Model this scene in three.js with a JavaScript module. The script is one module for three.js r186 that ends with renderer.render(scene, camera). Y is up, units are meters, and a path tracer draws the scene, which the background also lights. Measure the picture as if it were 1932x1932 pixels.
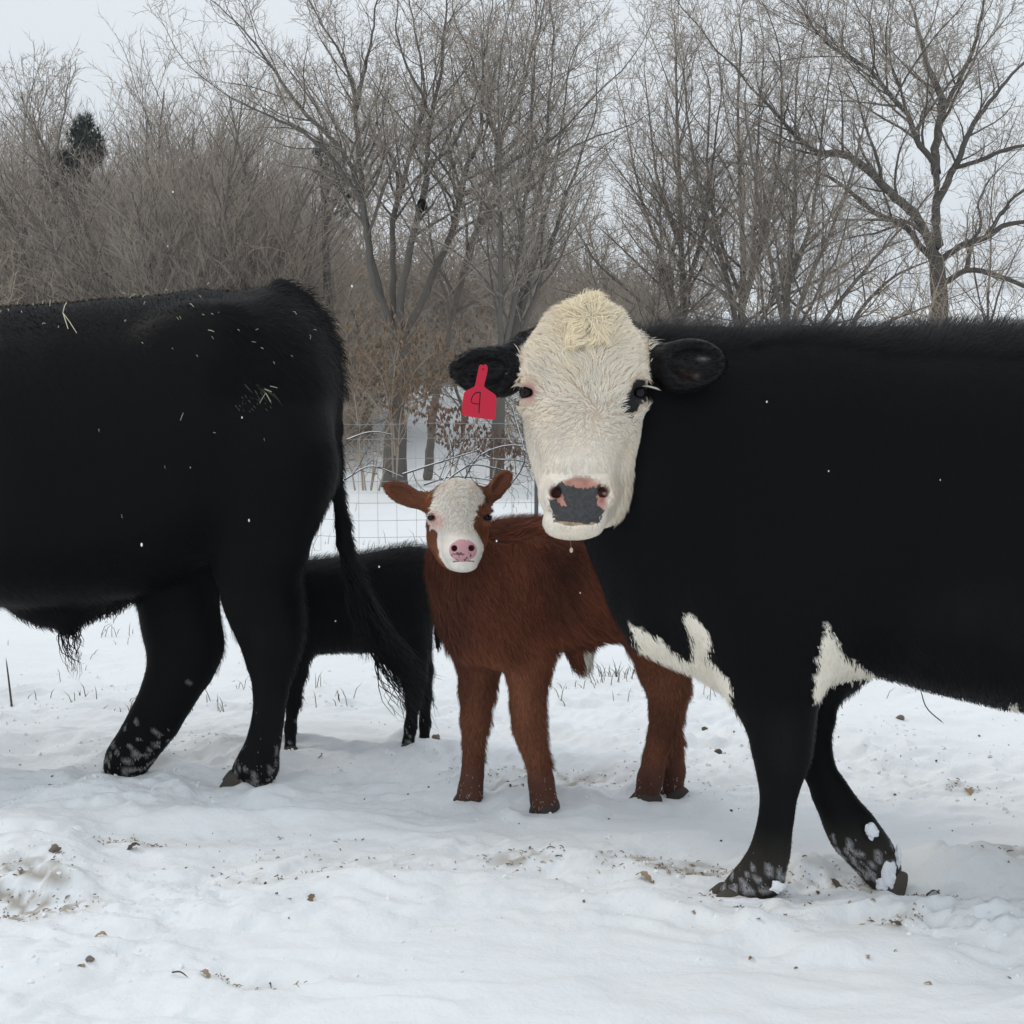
import * as THREE from 'three';
import { mergeGeometries } from 'three/addons/utils/BufferGeometryUtils.js';

// ---------- camera, sky, sun, exposure ----------
const scene = new THREE.Scene();
const EYE = 1.05, FOCAL = 2654, MID = 966, PITCH = Math.atan(176 / FOCAL);
const camera = new THREE.PerspectiveCamera(2 * Math.atan(MID / FOCAL) * 180 / Math.PI, 1, 0.05, 900);
camera.position.set(0, EYE, 0);
camera.rotation.x = -PITCH;
scene.add(camera);

const renderer = new THREE.WebGLRenderer({ antialias: true });
renderer.setSize(1024, 1024);
renderer.toneMapping = THREE.LinearToneMapping;
renderer.toneMappingExposure = 1.28;
renderer.shadowMap.enabled = true;

const sm = (a, b, x) => { const t = Math.min(1, Math.max(0, (x - a) / (b - a))); return t * t * (3 - 2 * t); };
const lerp = (a, b, t) => a + (b - a) * t;
function rngOf(seed) {
  let s = seed >>> 0;
  return () => { s = (s + 0x6d2b79f5) | 0; let t = Math.imul(s ^ (s >>> 15), 1 | s); t = (t + Math.imul(t ^ (t >>> 7), 61 | t)) ^ t; return ((t ^ (t >>> 14)) >>> 0) / 4294967296; };
}
function hash3(x, y, z) {
  let h = Math.imul(x, 374761393) ^ Math.imul(y, 668265263) ^ Math.imul(z, 2147483647 - 1274126177);
  h = Math.imul(h ^ (h >>> 13), 1274126177); h ^= h >>> 16;
  return (h >>> 0) / 4294967296;
}
function noise3(x, y, z) {
  const ix = Math.floor(x), iy = Math.floor(y), iz = Math.floor(z);
  let fx = x - ix, fy = y - iy, fz = z - iz;
  fx = fx * fx * (3 - 2 * fx); fy = fy * fy * (3 - 2 * fy); fz = fz * fz * (3 - 2 * fz);
  const a = lerp(lerp(hash3(ix, iy, iz), hash3(ix + 1, iy, iz), fx), lerp(hash3(ix, iy + 1, iz), hash3(ix + 1, iy + 1, iz), fx), fy);
  const b = lerp(lerp(hash3(ix, iy, iz + 1), hash3(ix + 1, iy, iz + 1), fx), lerp(hash3(ix, iy + 1, iz + 1), hash3(ix + 1, iy + 1, iz + 1), fx), fy);
  return lerp(a, b, fz) * 2 - 1;
}
const fbm = (x, y, z, o = 4) => { let s = 0, a = 0.5; for (let i = 0; i < o; i++) { s += a * noise3(x, y, z); x = x * 2.03 + 17.1; y = y * 2.03 + 5.3; z = z * 2.03 + 9.7; a *= 0.5; } return s; };

{ // overcast sky, brighter overhead, with faint mottling
  const w = 256, h = 128, d = new Float32Array(w * h * 4);
  for (let j = 0; j < h; j++) for (let i = 0; i < w; i++) {
    const el = ((j + 0.5) / h - 0.5) * Math.PI, az = (i + 0.5) / w * 2 * Math.PI;
    const up = Math.max(0, Math.sin(el)), X = Math.cos(az) * Math.cos(el), Z = Math.sin(az) * Math.cos(el);
    const m = 1 + 0.05 * fbm(X * 2.2 + 3, Math.sin(el) * 4, Z * 2.2, 4);
    const warm = fbm(X * 1.3 + 9, Math.sin(el) * 2, Z * 1.3 + 4, 3);
    const b = (0.97 + 0.12 * up) * m * 0.98;
    const k = (j * w + i) * 4;
    d[k] = b * (0.655 + 0.035 * warm); d[k + 1] = b * 0.703; d[k + 2] = b * (0.748 - 0.01 * warm); d[k + 3] = 1;
  }
  const t = new THREE.DataTexture(d, w, h, THREE.RGBAFormat, THREE.FloatType);
  t.mapping = THREE.EquirectangularReflectionMapping;
  t.magFilter = t.minFilter = THREE.LinearFilter; t.needsUpdate = true;
  scene.background = t; scene.environment = t;
}
const sun = new THREE.DirectionalLight(0xfff4e6, 0.6);
sun.position.set(-26, 26, -14); sun.target.position.set(0, 0, -6);
sun.castShadow = true; sun.shadow.radius = 30; sun.shadow.mapSize.set(2048, 2048);
Object.assign(sun.shadow.camera, { left: -30, right: 30, top: 30, bottom: -30, near: 1, far: 140 });
scene.add(sun, sun.target);

scene.fog = new THREE.FogExp2(new THREE.Color().setRGB(0.62, 0.65, 0.68), 0.0014);

// ---------- helpers ----------
const V = (x, y, z) => new THREE.Vector3(x, y, z);
const CP = Math.cos(PITCH), SP = Math.sin(PITCH);
// a point seen at (u, v) of the 1932-pixel photograph, D metres away along the ground
function W(u, v, D) {
  const x = (u - MID) / FOCAL, y = -(v - MID) / FOCAL, yy = y * CP - SP, zz = -y * SP - CP, k = D / -zz;
  return V(x * k, EYE + yy * k, -D);
}
const used = new Map();
function numbered(n) { const c = used.get(n) || 0; used.set(n, c + 1); return c ? n + '_' + String(c).padStart(3, '0') : n; }
function tag(o, label, category, group, kind) {
  if (label) o.userData.label = label;
  if (category) o.userData.category = category;
  if (group) o.userData.group = group;
  if (kind) o.userData.kind = kind;
  return o;
}
function thing(name, label, category, group) { const o = new THREE.Group(); o.name = numbered(name); scene.add(o); return tag(o, label, category, group); }
function mesh(name, geo, mat, parent) {
  const m = new THREE.Mesh(geo, mat); m.name = parent ? name : numbered(name); m.castShadow = m.receiveShadow = true; (parent || scene).add(m); return m;
}
// growing lists of triangles
class Tri {
  constructor(color) { this.p = []; this.n = []; this.i = []; this.c = color ? [] : null; }
  v(x, y, z, a, b, c, col) { this.p.push(x, y, z); this.n.push(a, b, c); if (this.c) this.c.push(col[0], col[1], col[2]); return this.p.length / 3 - 1; }
  t(a, b, c) { this.i.push(a, b, c); }
  tube(path, rad, sides, col) {
    const n = path.length; let prev = -1;
    for (let k = 0; k < n; k++) {
      const a = path[Math.max(0, k - 1)], b = path[Math.min(n - 1, k + 1)];
      let dx = b.x - a.x, dy = b.y - a.y, dz = b.z - a.z; const l = Math.hypot(dx, dy, dz) || 1; dx /= l; dy /= l; dz /= l;
      let ux = -dz, uy = 0, uz = dx, ul = Math.hypot(ux, uz);
      if (ul < 0.05) { ux = 1; uz = 0; ul = 1; } ux /= ul; uz /= ul;
      const vx = dy * uz - dz * uy, vy = dz * ux - dx * uz, vz = dx * uy - dy * ux, q = path[k];
      if (k === n - 1 && rad[k] < 1e-5) {
        const e = this.v(q.x, q.y, q.z, dx, dy, dz, col);
        for (let s = 0; s < sides; s++) this.t(prev + s, prev + (s + 1) % sides, e);
        return;
      }
      const first = this.p.length / 3;
      for (let s = 0; s < sides; s++) {
        const w = s / sides * 2 * Math.PI, c = Math.cos(w), d = Math.sin(w), nx = ux * c + vx * d, ny = uy * c + vy * d, nz = uz * c + vz * d;
        this.v(q.x + nx * rad[k], q.y + ny * rad[k], q.z + nz * rad[k], nx, ny, nz, col);
      }
      if (prev >= 0) for (let s = 0; s < sides; s++) { const s1 = (s + 1) % sides; this.t(prev + s, prev + s1, first + s); this.t(prev + s1, first + s1, first + s); }
      prev = first;
    }
  }
  geo() {
    const g = new THREE.BufferGeometry();
    g.setAttribute('position', new THREE.BufferAttribute(new Float32Array(this.p), 3));
    g.setAttribute('normal', new THREE.BufferAttribute(new Float32Array(this.n), 3));
    if (this.c) g.setAttribute('color', new THREE.BufferAttribute(new Float32Array(this.c), 3));
    g.setIndex(new THREE.BufferAttribute(new Uint32Array(this.i), 1));
    return g;
  }
}
const rough = (r, g, b, ro = 0.9, more = {}) => new THREE.MeshPhysicalMaterial({ color: new THREE.Color().setRGB(r, g, b), roughness: ro, specularIntensity: 0.4, ...more });
// ---------- snow field ----------
const FEET = []; // hooves press into the snow: [x, y, z, radius]
const foot = (u, v, D, r = 0.13) => { const p = W(u, v, D); FEET.push([p.x, p.y, p.z, r]); };
foot(1395, 1694, 3.06, 0.16); foot(1678, 1690, 3.16, 0.14);           // white-faced cow
foot(238, 1474, 4.09, 0.14); foot(470, 1488, 4.0, 0.14);              // black steer
foot(884, 1523, 3.79, 0.1); foot(1028, 1538, 3.72, 0.1); foot(1216, 1520, 3.8, 0.1); foot(1270, 1507, 3.86, 0.1); // brown calf
foot(543, 1420, 4.42, 0.1); foot(766, 1415, 4.44, 0.1); foot(800, 1405, 4.5, 0.1); // black calf
// dimples, pits and heaps: photograph position on flat ground, height, radii
const onFlat = (u, v) => { const D = EYE * FOCAL / (v - 790) ; const p = W(u, v, D); return [p.x, p.z]; };
const LUMPS = [];
const lump = (u, v, h, rx, rz, sharp = 0) => { const [x, z] = onFlat(u, v); LUMPS.push([x, z, h, rx, rz, sharp]); };
lump(180, 1520, 0.075, 0.14, 0.12, 1); lump(260, 1545, 0.03, 0.2, 0.09); lump(520, 1520, 0.035, 0.12, 0.07, 1); lump(40, 1590, 0.05, 0.18, 0.14, 1);
lump(390, 1565, 0.03, 0.2, 0.07, 1); lump(610, 1560, 0.025, 0.25, 0.06); lump(930, 1520, 0.03, 0.08, 0.05, 1); lump(1000, 1560, 0.02, 0.16, 0.06);
lump(500, 1868, -0.07, 0.085, 0.06, 1); lump(420, 1880, 0.02, 0.1, 0.05); lump(570, 1868, 0.022, 0.07, 0.05, 1);
lump(60, 1412, -0.05, 0.13, 0.12); lump(60, 1450, -0.035, 0.12, 0.1); lump(400, 1445, -0.03, 0.12, 0.1); lump(430, 1420, 0.03, 0.1, 0.1);
lump(1290, 1635, -0.045, 0.14, 0.1, 1); lump(1290, 1600, 0.03, 0.16, 0.09); lump(1830, 1690, -0.05, 0.15, 0.09, 1); lump(1790, 1655, 0.045, 0.14, 0.08); lump(1560, 1665, 0.03, 0.12, 0.07, 1);
lump(1540, 1700, -0.02, 0.09, 0.05, 1); lump(1600, 1720, 0.02, 0.08, 0.04, 1); lump(1450, 1805, -0.04, 0.09, 0.06, 1); lump(1520, 1800, 0.02, 0.09, 0.06); lump(1850, 1845, -0.04, 0.1, 0.06, 1); lump(1800, 1830, 0.025, 0.07, 0.06, 1);
lump(1900, 1400, -0.03, 0.18, 0.2); lump(1650, 1400, 0.03, 0.2, 0.2); lump(1180, 1640, 0.03, 0.2, 0.08); lump(1000, 1655, -0.03, 0.14, 0.08, 1); lump(1060, 1640, 0.02, 0.1, 0.06, 1);
lump(240, 1640, -0.025, 0.08, 0.05, 1); lump(110, 1690, 0.03, 0.1, 0.05, 1); lump(60, 1720, -0.03, 0.1, 0.06); lump(70, 1640, 0.05, 0.14, 0.1, 1); lump(120, 1830, 0.03, 0.12, 0.08, 1); lump(700, 1680, 0.018, 0.2, 0.05, 1);
lump(1180, 1450, 0.03, 0.1, 0.1, 1); lump(1090, 1475, -0.03, 0.08, 0.08); lump(960, 1470, 0.02, 0.08, 0.08, 1);

// how churned the snow is, 0 to 1
function churn(x, z) {
  const d = -z;
  let c = 0.55 * sm(2.75, 2.95, d) * (1 - sm(3.35, 3.6, d)) + 0.8 * sm(3.55, 3.75, d) * (1 - sm(5.0, 6.2, d));
  c += 0.35 * sm(-0.5, -0.85, x) * (1 - sm(3.8, 4.4, d)) + 0.35 * sm(0.75, 1.0, x) * (1 - sm(3.2, 3.8, d));
  c += 0.25 * sm(2.9, 2.6, d) * sm(0.1, -0.5, x);
  return Math.min(1, c * (0.6 + 0.8 * noise3(x * 1.7, 3, z * 1.7)) + 0.08);
}
function hills(x, z) {
  const d = -z;
  const rise = sm(20, 40, d) * 2.3 + Math.max(0, d - 40) * 0.105 * sm(40, 60, d);
  const cap = 11.5 + 2.0 * noise3(x * 0.02, 1, z * 0.02);
  return Math.min(rise, cap) * (0.85 + 0.2 * sm(-20, 30, x)) + 0.25 * fbm(x * 0.11, 7, z * 0.11, 3) * sm(12, 25, d);
}
function snow(x, z, fine = true) {
  const d = -z;
  let y = 0.035 * fbm(x * 0.7 + 4, 2, z * 0.9, 3) * sm(1.2, 3, d) + hills(x, z);
  if (d < 16 && d > 0.5 && Math.abs(x) < 9) {
    const c = churn(x, z) * (1 - sm(7, 12, d)) * (1 - 0.4 * sm(3.4, 3.9, d));
    for (const [lx, lz, h, rx, rz, sharp] of LUMPS) {
      const dx = (x - lx) / rx, dz = (z - lz) / rz, q = dx * dx + dz * dz;
      if (q > 7) continue;
      const wob = 1 + (sharp ? 0.4 * noise3(x * 16, 5, z * 16) + 0.25 * noise3(x * 40, 5, z * 40) : 0);
      y += 0.95 * h * Math.exp(-q * wob);
    }
    const wx = x + 0.08 * noise3(x * 5, 1, z * 5), wz = z + 0.08 * noise3(x * 5, 9, z * 5);
    const ridge = (f, s) => 1 - Math.abs(noise3(wx * f * 0.8 + s, s, wz * f * 1.25));
    y += c * (0.05 * fbm(wx * 6, 3, wz * 9, 3) + 0.028 * (ridge(9, 2) - 0.6) + 0.012 * Math.pow(ridge(19, 5), 2) + 0.013 * noise3(wx * 38, 4, wz * 46) + 0.006 * noise3(wx * 80, 4, wz * 90));
    const drift = noise3(wx * 2.1, 8, wz * 6.5), dd = sm(-0.1, 0.55, drift);
    y += c * 0.009 * noise3(wx * 9, 12, wz * 34) + 0.014 * dd * (1 - 0.5 * c) + 0.007 * noise3(wx * 8, 6, wz * 22) * (1 - 0.3 * c);
    if (fine) y += 0.0022 * noise3(x * 60, 2, z * 75) * (0.4 + c) + 0.0016 * noise3(x * 120, 2, z * 130) * (0.3 + c);
    for (const [fx, fy, fz, r] of FEET) {
      const q = ((x - fx) ** 2 + (z - fz) ** 2) / (r * r);
      if (q < 9) { const w = Math.exp(-q * 0.9); y = lerp(y, fy + 0.014 + 0.012 * noise3(x * 26, 3, z * 26), w); y += 0.016 * Math.exp(-((Math.sqrt(q) - 1.35) ** 2) * 5) * (0.6 + noise3(x * 14, 1, z * 14)); }
    }
  }
  return y;
}
// trodden dirt and straw showing through: [u, v, rx, rz, strength]
const DIRT = [[40, 1690, 0.1, 0.1, 0.9], [80, 1720, 0.09, 0.05, 0.8], [20, 1740, 0.07, 0.04, 0.5], [985, 1640, 0.07, 0.03, 0.6], [1250, 1645, 0.12, 0.04, 0.75], [1310, 1660, 0.07, 0.03, 0.6], [1420, 1712, 0.1, 0.05, 0.5], [1570, 1678, 0.12, 0.04, 0.6],
  [1760, 1692, 0.05, 0.03, 0.8], [490, 1876, 0.06, 0.03, 1], [1690, 1748, 0.05, 0.025, 0.6], [1830, 1500, 0.06, 0.03, 0.4], [240, 1612, 0.06, 0.02, 0.6], [500, 1668, 0.1, 0.03, 0.35], [1100, 1470, 0.15, 0.06, 0.5], [960, 1478, 0.15, 0.06, 0.5], [700, 1640, 0.3, 0.06, 0.2], [1915, 1640, 0.1, 0.05, 0.4], [420, 1600, 0.3, 0.05, 0.12]]
  .map(([u, v, a, b, s]) => [...onFlat(u, v), a, b, s]);
{
  const line = (list) => { const a = []; for (let k = 0; k + 1 < list.length; k++) { const [s, w] = list[k], e = list[k + 1][0], n = Math.max(1, Math.round(Math.abs(e - s) / w)); for (let j = 0; j < n; j++) a.push(s + (e - s) * j / n); } a.push(list.at(-1)[0]); return a; };
  const xs = line([[-420, 30], [-120, 8], [-40, 1.2], [-10, 0.25], [-4, 0.06], [-2, 0.022], [-1.25, 0.0125], [1.25, 0.022], [2, 0.06], [4, 0.25], [10, 1.2], [40, 8], [120, 30], [420, 1]]);
  const zs = line([[80, 20], [6, 1], [0, 0.1], [-2.2, 0.0105], [-4.0, 0.018], [-5.4, 0.03], [-8, 0.08], [-14, 0.25], [-24, 0.8], [-60, 3], [-130, 20], [-600, 1]]);
  const nx = xs.length, nz = zs.length, p = new Float32Array(nx * nz * 3), c = new Float32Array(nx * nz * 3), uv = new Float32Array(nx * nz * 2), idx = new Uint32Array((nx - 1) * (nz - 1) * 6);
  for (let j = 0, k = 0; j < nz; j++) for (let i = 0; i < nx; i++, k++) {
    const x = xs[i], z = zs[j]; p[k * 3] = x; p[k * 3 + 1] = snow(x, z); p[k * 3 + 2] = z; uv[k * 2] = x; uv[k * 2 + 1] = z;
    let dirt = 0;
    if (z > -8) { for (const [dx, dz, a, b, s] of DIRT) { const q = ((x - dx) / a) ** 2 + ((z - dz) / b) ** 2; if (q < 5) dirt += s * 1.15 * Math.exp(-q * 0.8) * sm(-0.3, 0.45, fbm(x * 34, 2, z * 60, 3) * 1.6 + 0.05); } dirt += 0.1 * churn(x, z) * sm(0.1, 0.6, fbm(x * 5, 6, z * 9, 3)); }
    dirt = Math.min(0.75, dirt);
    const dull = 0.03 * fbm(x * 1.2, 4, z * 1.6, 3);
    c[k * 3] = lerp(0.845 + dull, 0.3, dirt); c[k * 3 + 1] = lerp(0.875 + dull, 0.245, dirt); c[k * 3 + 2] = lerp(0.895 + dull, 0.18, dirt);
  }
  for (let j = 0, k = 0; j + 1 < nz; j++) for (let i = 0; i + 1 < nx; i++) { const a = j * nx + i, b = a + 1, d = a + nx, e = d + 1; idx.set([a, b, e, a, e, d], k); k += 6; }
  const g = new THREE.BufferGeometry();
  g.setAttribute('position', new THREE.BufferAttribute(p, 3)); g.setAttribute('color', new THREE.BufferAttribute(c, 3)); g.setAttribute('uv', new THREE.BufferAttribute(uv, 2)); g.setIndex(new THREE.BufferAttribute(idx, 1));
  g.computeVertexNormals();
  const N = 512, t = new Uint8Array(N * N * 4);
  const per = (x, y, f, s) => { const X = x * f, Y = y * f, ix = Math.floor(X), iy = Math.floor(Y); let a = X - ix, b = Y - iy; a = a * a * (3 - 2 * a); b = b * b * (3 - 2 * b); const q = (i, j) => hash3(((i % f) + f) % f, ((j % f) + f) % f, s); return lerp(lerp(q(ix, iy), q(ix + 1, iy), a), lerp(q(ix, iy + 1), q(ix + 1, iy + 1), a), b); };
  for (let j = 0; j < N; j++) for (let i = 0; i < N; i++) { const x = i / N, y = j / N, h = 0.4 * per(x, y, 18, 1) + 0.3 * per(x, y, 45, 2) + 0.2 * per(x, y, 110, 3) + 0.1 * hash3(i, j, 5); const k = (j * N + i) * 4; t[k] = t[k + 1] = t[k + 2] = 255 * h; t[k + 3] = 255; }
  const tex = new THREE.DataTexture(t, N, N); tex.wrapS = tex.wrapT = THREE.RepeatWrapping; tex.magFilter = THREE.LinearFilter; tex.repeat.set(2.3, 2.3); tex.needsUpdate = true;
  const m = new THREE.MeshPhysicalMaterial({ color: 0xffffff, vertexColors: true, roughness: 0.75, specularIntensity: 0.35, bumpMap: tex, bumpScale: 0.003 });
  tag(mesh('snow_ground', g, m), 'trampled white snow covering the pasture and the hill behind', null, null, 'structure');
}
// ---------- bare winter trees ----------
const BUSHA = rough(0.24, 0.2, 0.165, 0.95), BUSHB = rough(0.3, 0.25, 0.205, 0.95), BARK = rough(0.165, 0.145, 0.125, 0.95), TWIG = rough(0.36, 0.31, 0.26, 0.95), BARKDARK = rough(0.13, 0.118, 0.105, 0.95), TWIGBROWN = rough(0.37, 0.3, 0.235, 0.95), TWIGRED = rough(0.47, 0.405, 0.34, 0.95), TWIGPALE = rough(0.43, 0.38, 0.325, 0.95);
const ground = (x, z) => snow(x, z, false);
function spline(pts, n) {
  const c = new THREE.CatmullRomCurve3(pts, false, 'centripetal'); return c.getSpacedPoints(n);
}
// a branch that wanders upward, with its side branches; near levels go to `wood`, fine ones to `fine`
function grow(wood, fine, p0, dir, len, r0, level, rnd, o) {
  const last = level >= o.levels - 1, seg = last ? 1 : level === 0 ? 8 : level === 1 ? 6 : 4;
  const d = dir.clone().normalize(), p = p0.clone(), path = [p.clone()], rad = [r0], step = len / seg, tipR = last ? 0 : Math.max(r0 * 0.22, o.minR);
  const wob = o.wob * (1 + 0.25 * level);
  for (let k = 1; k <= seg; k++) {
    d.x += (rnd() - 0.5) * wob; d.y += (rnd() - 0.5) * wob * 0.7 + o.up[Math.min(level, o.up.length - 1)] / seg; d.z += (rnd() - 0.5) * wob;
    d.normalize(); p.addScaledVector(d, step); path.push(p.clone()); rad.push(lerp(r0, tipR, k / seg));
  }
  (level <= 1 ? wood : fine).tube(path, rad, level === 0 ? 8 : level === 1 ? 5 : 3);
  if (!last) sides(wood, fine, path, rad, len, level, rnd, o);
  return path;
}
function sides(wood, fine, path, rad, len, level, rnd, o, from = o.from) {
  const n = Math.max(2, Math.round(o.per[Math.min(level, o.per.length - 1)] * len * (0.8 + 0.4 * rnd()))), seg = path.length - 1;
  let az = rnd() * 6.28;
  for (let k = 0; k < n; k++) {
    const t = from + (1 - from) * ((k + rnd() * 0.8) / n), f = Math.min(seg - 0.001, t * seg), i = Math.floor(f), q = path[i].clone().lerp(path[i + 1], f - i);
    const ax = path[i + 1].clone().sub(path[i]).normalize(); az += 2.4 + (rnd() - 0.5) * 1.2;
    let u = V(-ax.z, 0, ax.x); if (u.lengthSq() < 0.01) u.set(1, 0, 0); u.normalize(); const w = ax.clone().cross(u);
    const ang = o.ang * (0.7 + 0.6 * rnd()), out = u.multiplyScalar(Math.cos(az)).addScaledVector(w, Math.sin(az));
    const dir = ax.multiplyScalar(Math.cos(ang)).addScaledVector(out, Math.sin(ang)); dir.z *= o.flat ?? 1; dir.y += o.lift ?? 0.15;
    const l = Math.max(o.minL, len * o.ratio * (1.15 - 0.75 * t) * (0.6 + 0.7 * rnd())), r = Math.max(o.minR, Math.min(lerp(rad[i], rad[i + 1], f - i) * (o.thin ?? 0.6), l * 0.018));
    grow(wood, fine, q, dir, l, r, level + 1, rnd, o);
  }
}
function treeOf(name, label, group, build, seed, mats = [BARK, TWIG], category = 'tree') {
  const wood = new Tri(), fine = new Tri(), t = thing(name, label, category, group);
  const at = build(wood, fine, rngOf(seed)); t.position.copy(at);
  const off = (q) => { for (let i = 0; i < q.p.length; i += 3) { q.p[i] -= at.x; q.p[i + 1] -= at.y; q.p[i + 2] -= at.z; } return q.geo(); };
  mesh('trunk', off(wood), mats[0], t); mesh('crown', off(fine), mats[1], t);
  return t;
}
// limbs traced as [u, v, width in photo pixels] at depth D, wandering in depth; each later limb springs from the wood already there
function limbs(list, D, wood, fine, rnd, o) {
  const grown = [];
  for (const { pts, dz = 0, bare = 0.3, end = true } of list) {
    let D0 = D, from = null;
    if (grown.length) { let best = 0.55; for (const q of grown) { const p = W(pts[0][0], pts[0][1], -q.z), d = p.distanceTo(q); if (d < best) { best = d; from = q; } } if (from) D0 = -from.z; }
    const px = D / FOCAL, n = Math.max(8, pts.length * 3), P = pts.map(([u, v], k) => (k === 0 && from ? from.clone() : W(u, v, D0 - dz * k / (pts.length - 1) - (k ? (rnd() - 0.5) * 0.2 : 0))));
    const path = spline(P, n), rad = path.map((_, k) => { const f = k / n * (pts.length - 1), i = Math.min(pts.length - 2, Math.floor(f)); return Math.max(o.minR * 1.2, lerp(pts[i][2], pts[i + 1][2], f - i) * 0.46 * px); });
    for (let k = 1; k < path.length - 1; k++) { path[k].x += (rnd() - 0.5) * 0.035; path[k].z += (rnd() - 0.5) * 0.05; }
    for (let k = 0; k + 1 < path.length; k++) grown.push(path[k], path[k].clone().lerp(path[k + 1], 0.5));
    wood.tube(path, rad, 9);
    let len = 0; for (let k = 1; k < path.length; k++) len += path[k].distanceTo(path[k - 1]);
    sides(wood, fine, path, rad, len, 0, rnd, { ...o, ratio: o.ratio0 ?? 0.34 }, bare);
    if (end) { const e = path.at(-1), d = e.clone().sub(path.at(-3)); grow(wood, fine, e, d, o.tip ?? 1.4, rad.at(-1), 1, rnd, o); }
  }
}
const zA = (list) => list.map(([x, y, w]) => [386.4 + x * 0.4, y * 0.4, w]); // measured on an enlargement of the middle tree
const zB = (list) => list.map(([x, y, w]) => [966 + x * 0.5, y * 0.5, w]);    // and of the right-hand trees
const HERO = { levels: 5, wob: 0.42, up: [0.25, 0.25, 0.2, 0.1], per: [2.6, 4.2, 6.5, 8], from: 0.1, ang: 0.78, ratio: 0.52, minL: 0.22, minR: 0.003, lift: 0.12, thin: 0.5 };

// big many-stemmed tree behind the fence, between the steer and the cow
treeOf('bare_tree', 'tall bare many-stemmed tree fanning out above the brown calf, dark trunk behind the wire fence', null, (wood, fine, rnd) => {
  const D = 20.5, base = W(745, 925, D); base.y = ground(base.x, base.z) - 0.05;
  const px = D / FOCAL;
  const root = base.clone(); root.y -= 0.15;
  wood.tube([root, W(745, 905, D), W(745, 860, D), W(747, 800, D), W(749, 740, D), W(754, 690, D), W(758, 645, D)], [31, 24, 22, 21, 21, 20, 17].map((r) => r * px), 14);
  limbs([
    { pts: zA([[905, 1650, 20], [860, 1480, 16], [800, 1350, 14], [765, 1120, 13], [730, 900, 12], [690, 780, 12], [620, 680, 10], [500, 560, 9], [400, 440, 8], [335, 340, 7], [255, 230, 5], [150, 105, 3], [70, 30, 2]]), dz: 1.2 },
    { pts: zA([[740, 950, 9], [640, 800, 8], [560, 700, 7], [440, 610, 6], [330, 560, 5], [200, 500, 3], [90, 440, 2]]), dz: 2.5, bare: 0.1 },
    { pts: zA([[890, 1650, 16], [820, 1350, 14], [765, 1100, 13], [735, 800, 13], [715, 600, 12], [700, 420, 10], [640, 260, 7], [560, 130, 4], [500, 20, 3]]), dz: -0.8 },
    { pts: zA([[718, 560, 9], [740, 380, 8], [775, 230, 6], [800, 90, 4], [815, -40, 3]]), dz: 0.5, bare: 0.1 },
    { pts: zA([[920, 1640, 15], [890, 1400, 13], [890, 1050, 12], [940, 850, 12], [990, 660, 9], [1035, 480, 8], [1020, 300, 6], [985, 120, 4], [960, -40, 3]]), dz: -1.6 },
    { pts: zA([[900, 950, 8], [895, 760, 8], [850, 690, 6], [790, 620, 5], [745, 520, 4], [710, 440, 3]]), dz: -1.5, bare: 0.1 },
    { pts: zA([[930, 1640, 20], [925, 1430, 17], [960, 1200, 15], [1005, 1020, 14], [1042, 850, 14], [1050, 650, 12], [1088, 450, 9], [1118, 300, 7], [1132, 150, 5], [1140, -20, 3]]), dz: 0.9 },
    { pts: zA([[1062, 780, 8], [1150, 710, 6], [1190, 650, 5], [1240, 540, 4], [1290, 420, 3]]), dz: 1, bare: 0.1 },
    { pts: zA([[955, 1620, 18], [1020, 1430, 16], [1090, 1270, 14], [1170, 1090, 13], [1200, 960, 13], [1240, 780, 11], [1305, 620, 8], [1302, 450, 7], [1320, 250, 5], [1350, 60, 3], [1360, -60, 2]]), dz: -0.6 },
    { pts: zA([[1205, 930, 10], [1320, 860, 9], [1400, 790, 8], [1530, 715, 6], [1680, 620, 4], [1850, 440, 3]]), dz: 1.4, bare: 0.1 },
    { pts: zA([[1060, 560, 6], [1010, 420, 5], [935, 260, 4], [900, 120, 3]]), dz: 1.4, bare: 0.1 },
  ], D, wood, fine, rnd, { ...HERO, per: [3.8, 6.2, 9.5, 7], ratio0: 0.4 });
  return base;
}, 11, [BARKDARK, TWIG]);
treeOf('bare_tree', 'leaning bare tree just right of the many-stemmed one, above the red ear tag', null, (wood, fine, rnd) => {
  const D = 21.5, base = W(806, 915, D); base.y = ground(base.x, base.z) - 0.05;
  limbs([
    { pts: [[806, 925, 22], [815, 800, 18], [845, 640, 16], ...zA([[1215, 1300, 15], [1270, 1120, 14], [1340, 980, 14], [1380, 790, 12], [1392, 700, 10], [1440, 560, 8], [1500, 420, 7], [1540, 250, 5], [1562, 60, 3], [1570, -50, 2]])], dz: 0.6 },
    { pts: zA([[1390, 760, 9], [1480, 660, 7], [1600, 560, 5], [1690, 420, 4], [1740, 280, 3], [1770, 190, 2]]), dz: -1.2, bare: 0.1 },
    { pts: zA([[1400, 690, 7], [1330, 540, 6], [1290, 400, 4], [1250, 250, 3]]), dz: 1.2, bare: 0.1 },
    { pts: zA([[1290, 1080, 9], [1420, 900, 7], [1560, 800, 5], [1720, 700, 4], [1850, 640, 3]]), dz: 1.6, bare: 0.1 },
  ], D, wood, fine, rnd, { ...HERO, per: [3.4, 5.8, 9, 7], ratio0: 0.42 });
  return base;
}, 12, [BARK, TWIG]);
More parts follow.
